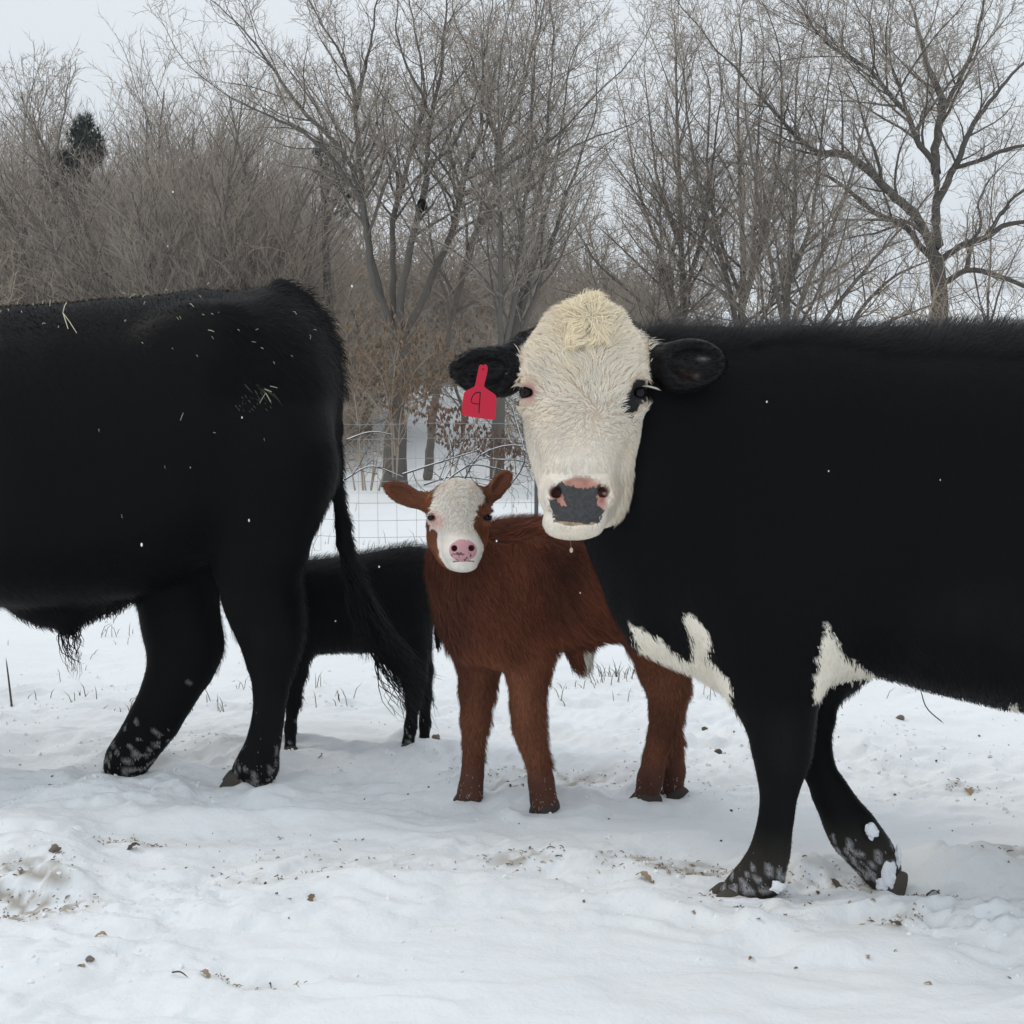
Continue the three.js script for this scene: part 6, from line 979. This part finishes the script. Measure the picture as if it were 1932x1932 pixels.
  { const t = thing('seed_head', 'small cream seed hanging by a hair under the chin of the cow', 'seed'), c = W(1078, 1038, 2.82), q = new Tri(); t.position.copy(c); q.tube(spline([V(-0.005, 0.034, -0.01), V(-0.002, 0.018, 0), V(0, 0.004, 0)], 5), [0.0005, 0.0005, 0.0005, 0.0005, 0.0005, 0.0004], 3); mesh('hair', q.geo(), rough(0.4, 0.3, 0.2), t); const g = new THREE.SphereGeometry(0.0045, 12, 8); g.scale(0.8, 1.2, 0.6); mesh('seed', g, rough(0.55, 0.46, 0.34, 0.6), t); }
  { // crumbs of broken crust
    const g = clodG[1].clone(), n = 3600, im = new THREE.InstancedMesh(g, rough(0.9, 0.91, 0.93, 0.8), n), m = new THREE.Matrix4(), q = new THREE.Quaternion(), e = new THREE.Euler(); let k = 0;
    while (k < n) { const D = 2.5 + 3.6 * Math.pow(rnd(), 0.9), x = (rnd() - 0.5) * D * 0.82; if (rnd() > churn(x, -D) * 1.5 || noise3(x * 4, 21, D * 7) < -0.1) continue; const s = 0.0016 + 0.0055 * Math.pow(rnd(), 3.5); q.setFromEuler(e.set(rnd() * 6, rnd() * 6, rnd() * 6)); im.setMatrixAt(k++, m.compose(V(x, snow(x, -D) + s * 0.05, -D), q, V(s, s * 0.7, s))); }
    im.name = 'snow_crumbs'; scene.add(im); tag(im, 'loose crumbs of broken snow crust on the trampled ground', null, null, 'stuff'); }
  { const f = new Tri(true); // bits of hay and dirt trodden into the dirty places
    for (const [dx, dz, a, b, st] of DIRT) for (let k = 0; k < 60 * st * (0.5 + a * 8); k++) {
      const ang = rnd() * 6.28, q = Math.sqrt(rnd()) * 1.5, x = dx + Math.cos(ang) * q * a, z = dz + Math.sin(ang) * q * b, y = snow(x, z) + 0.0012, l = 0.003 + 0.017 * rnd() * rnd(), th = rnd() * 6.28, c = rnd() < 0.2 ? [0.1, 0.08, 0.06] : rnd() < 0.6 ? [0.24, 0.17, 0.105] : [0.42, 0.33, 0.2], w = 0.0006 + 0.0009 * rnd();
      const e = V(Math.cos(th) * l, (rnd() - 0.3) * 0.006, Math.sin(th) * l); f.tube([V(x, y, z), V(x + e.x * 0.5, y + e.y + 0.001, z + e.z * 0.5), V(x + e.x, y + e.y, z + e.z)], [w, w, w * 0.6], 4, c);
    }
    tag(mesh('hay_litter', f.geo(), new THREE.MeshStandardMaterial({ color: 0xffffff, vertexColors: true, roughness: 0.9 }), null), 'trodden bits of hay and dirt in the dirty patches of snow', null, null, 'stuff'); }
  // dry grass poking through
  { const f = new Tri(true), col = [[0.1, 0.1, 0.075], [0.15, 0.12, 0.085], [0.2, 0.17, 0.115], [0.07, 0.075, 0.06]];
    const blade = (x, z, h, w) => { const y = snow(x, z, false) - 0.01, a = rnd() * 6.28, c = col[Math.floor(rnd() * 4)], lean = h * (0.2 + 0.6 * rnd()); f.tube([V(x, y, z), V(x + Math.cos(a) * lean * 0.35, y + h * 0.6, z + Math.sin(a) * lean * 0.35), V(x + Math.cos(a) * lean, y + h * (0.85 + 0.15 * rnd()), z + Math.sin(a) * lean)], [w, w * 0.8, 0], 3, c); };
    for (let k = 0; k < 230; k++) { const D = 5 + 9 * Math.pow(rnd(), 1.3), x = (rnd() - 0.5) * D * 0.86, n = 1 + Math.floor(rnd() * rnd() * 7); for (let j = 0; j < n; j++) blade(x + (rnd() - 0.5) * 0.1, -D + (rnd() - 0.5) * 0.08, (0.025 + 0.06 * rnd()), 0.0016); }
    for (const [u, v, n] of [[300, 1185, 10], [215, 1200, 8], [1130, 1290, 9], [1165, 1280, 12], [1190, 1275, 9], [1100, 1295, 7], [230, 1330, 6], [270, 1325, 5], [365, 1328, 8], [400, 1335, 6], [120, 1310, 3], [180, 1325, 4], [60, 1320, 2], [1400, 1312, 6], [1430, 1320, 5], [1550, 1315, 4], [1060, 1330, 4], [600, 1330, 4], [580, 1300, 4]]) { const p = at(u, v); for (let j = 0; j < n; j++) blade(p.x + (rnd() - 0.5) * 0.16, p.z + (rnd() - 0.5) * 0.1, 0.03 + 0.06 * rnd(), 0.002); }
    for (let k = 0; k < 1500; k++) { const D = 9.5 + 8.5 * rnd(), x = (rnd() - 0.5) * D * 0.9; if (noise3(x * 0.8, 3, D * 0.7) < -0.05) continue; blade(x, -D, 0.04 + 0.12 * rnd(), 0.0028); }
    tag(mesh('grass', f.geo(), new THREE.MeshStandardMaterial({ color: 0xffffff, vertexColors: true, roughness: 0.9 }), null), 'sparse dry grass blades poking out of the snow', null, null, 'stuff'); }
}
// ---------- falling snow, distant birds, seed balls ----------
{
  const rnd = rngOf(83), im = new THREE.InstancedMesh(new THREE.IcosahedronGeometry(1, 1), SNOWBIT, 70), m = new THREE.Matrix4(), q = new THREE.Quaternion();
  for (let k = 0; k < 70; k++) { const D = 1.9 + 4.5 * rnd(), p = W(rnd() * 2100 - 80, rnd() * 1500 + 350, D), s = 0.0009 + 0.0013 * rnd(); im.setMatrixAt(k, m.compose(p, q, V(s, s * (1 + rnd()), s))); }
  im.name = 'snowflakes'; scene.add(im); tag(im, 'scattered flakes of falling snow in front of the animals', null, null, 'stuff');
  const wing = new Tri(), body = new THREE.SphereGeometry(0.1, 10, 8); body.scale(2.4, 0.8, 0.8);
  for (const s of [-1, 1]) { const a = [V(0.1, 0, 0), V(-0.08, 0, 0), V(-0.05, 0.16, s * 0.3), V(0.02, 0.16, s * 0.3), V(-0.1, 0.06, s * 0.62)]; const i = a.map((v) => wing.v(v.x, v.y, v.z, 0, 1, 0)); wing.t(i[0], i[1], i[2]); wing.t(i[0], i[2], i[3]); wing.t(i[3], i[2], i[4]); }
  const WG = wing.geo(), BM = rough(0.03, 0.03, 0.032, 0.8, { side: THREE.DoubleSide });
  for (const [u, v] of [[8, 168 - 40], [13, 167 - 40], [22, 128], [11, 148], [18, 146], [22, 145], [43, 133], [50, 121], [66, 131], [45, 138]]) { const t = thing('bird', 'tiny distant bird flying over the left wood', 'bird', 'flock of distant birds in the sky at the left'); t.position.copy(W(u, v, 95 + rnd() * 12)); t.rotation.y = rnd() * 0.8 - 0.4; t.rotation.x = (rnd() - 0.5); t.scale.setScalar(0.32); mesh('body', body, BM, t); mesh('wings', WG, BM, t); }
}
for (const o of scene.children) if (['cow', 'calf', 'steer', 'calf_001'].includes(o.name)) { // stand each animal's group at its feet
  const b = new THREE.Box3().setFromObject(o.children[0]), c = b.getCenter(new THREE.Vector3()); c.y = b.min.y; o.position.copy(c); for (const k of o.children) k.position.sub(c);
}
scene.traverse((o) => { if (o.isMesh) { o.castShadow = true; o.receiveShadow = true; } });
renderer.render(scene, camera);
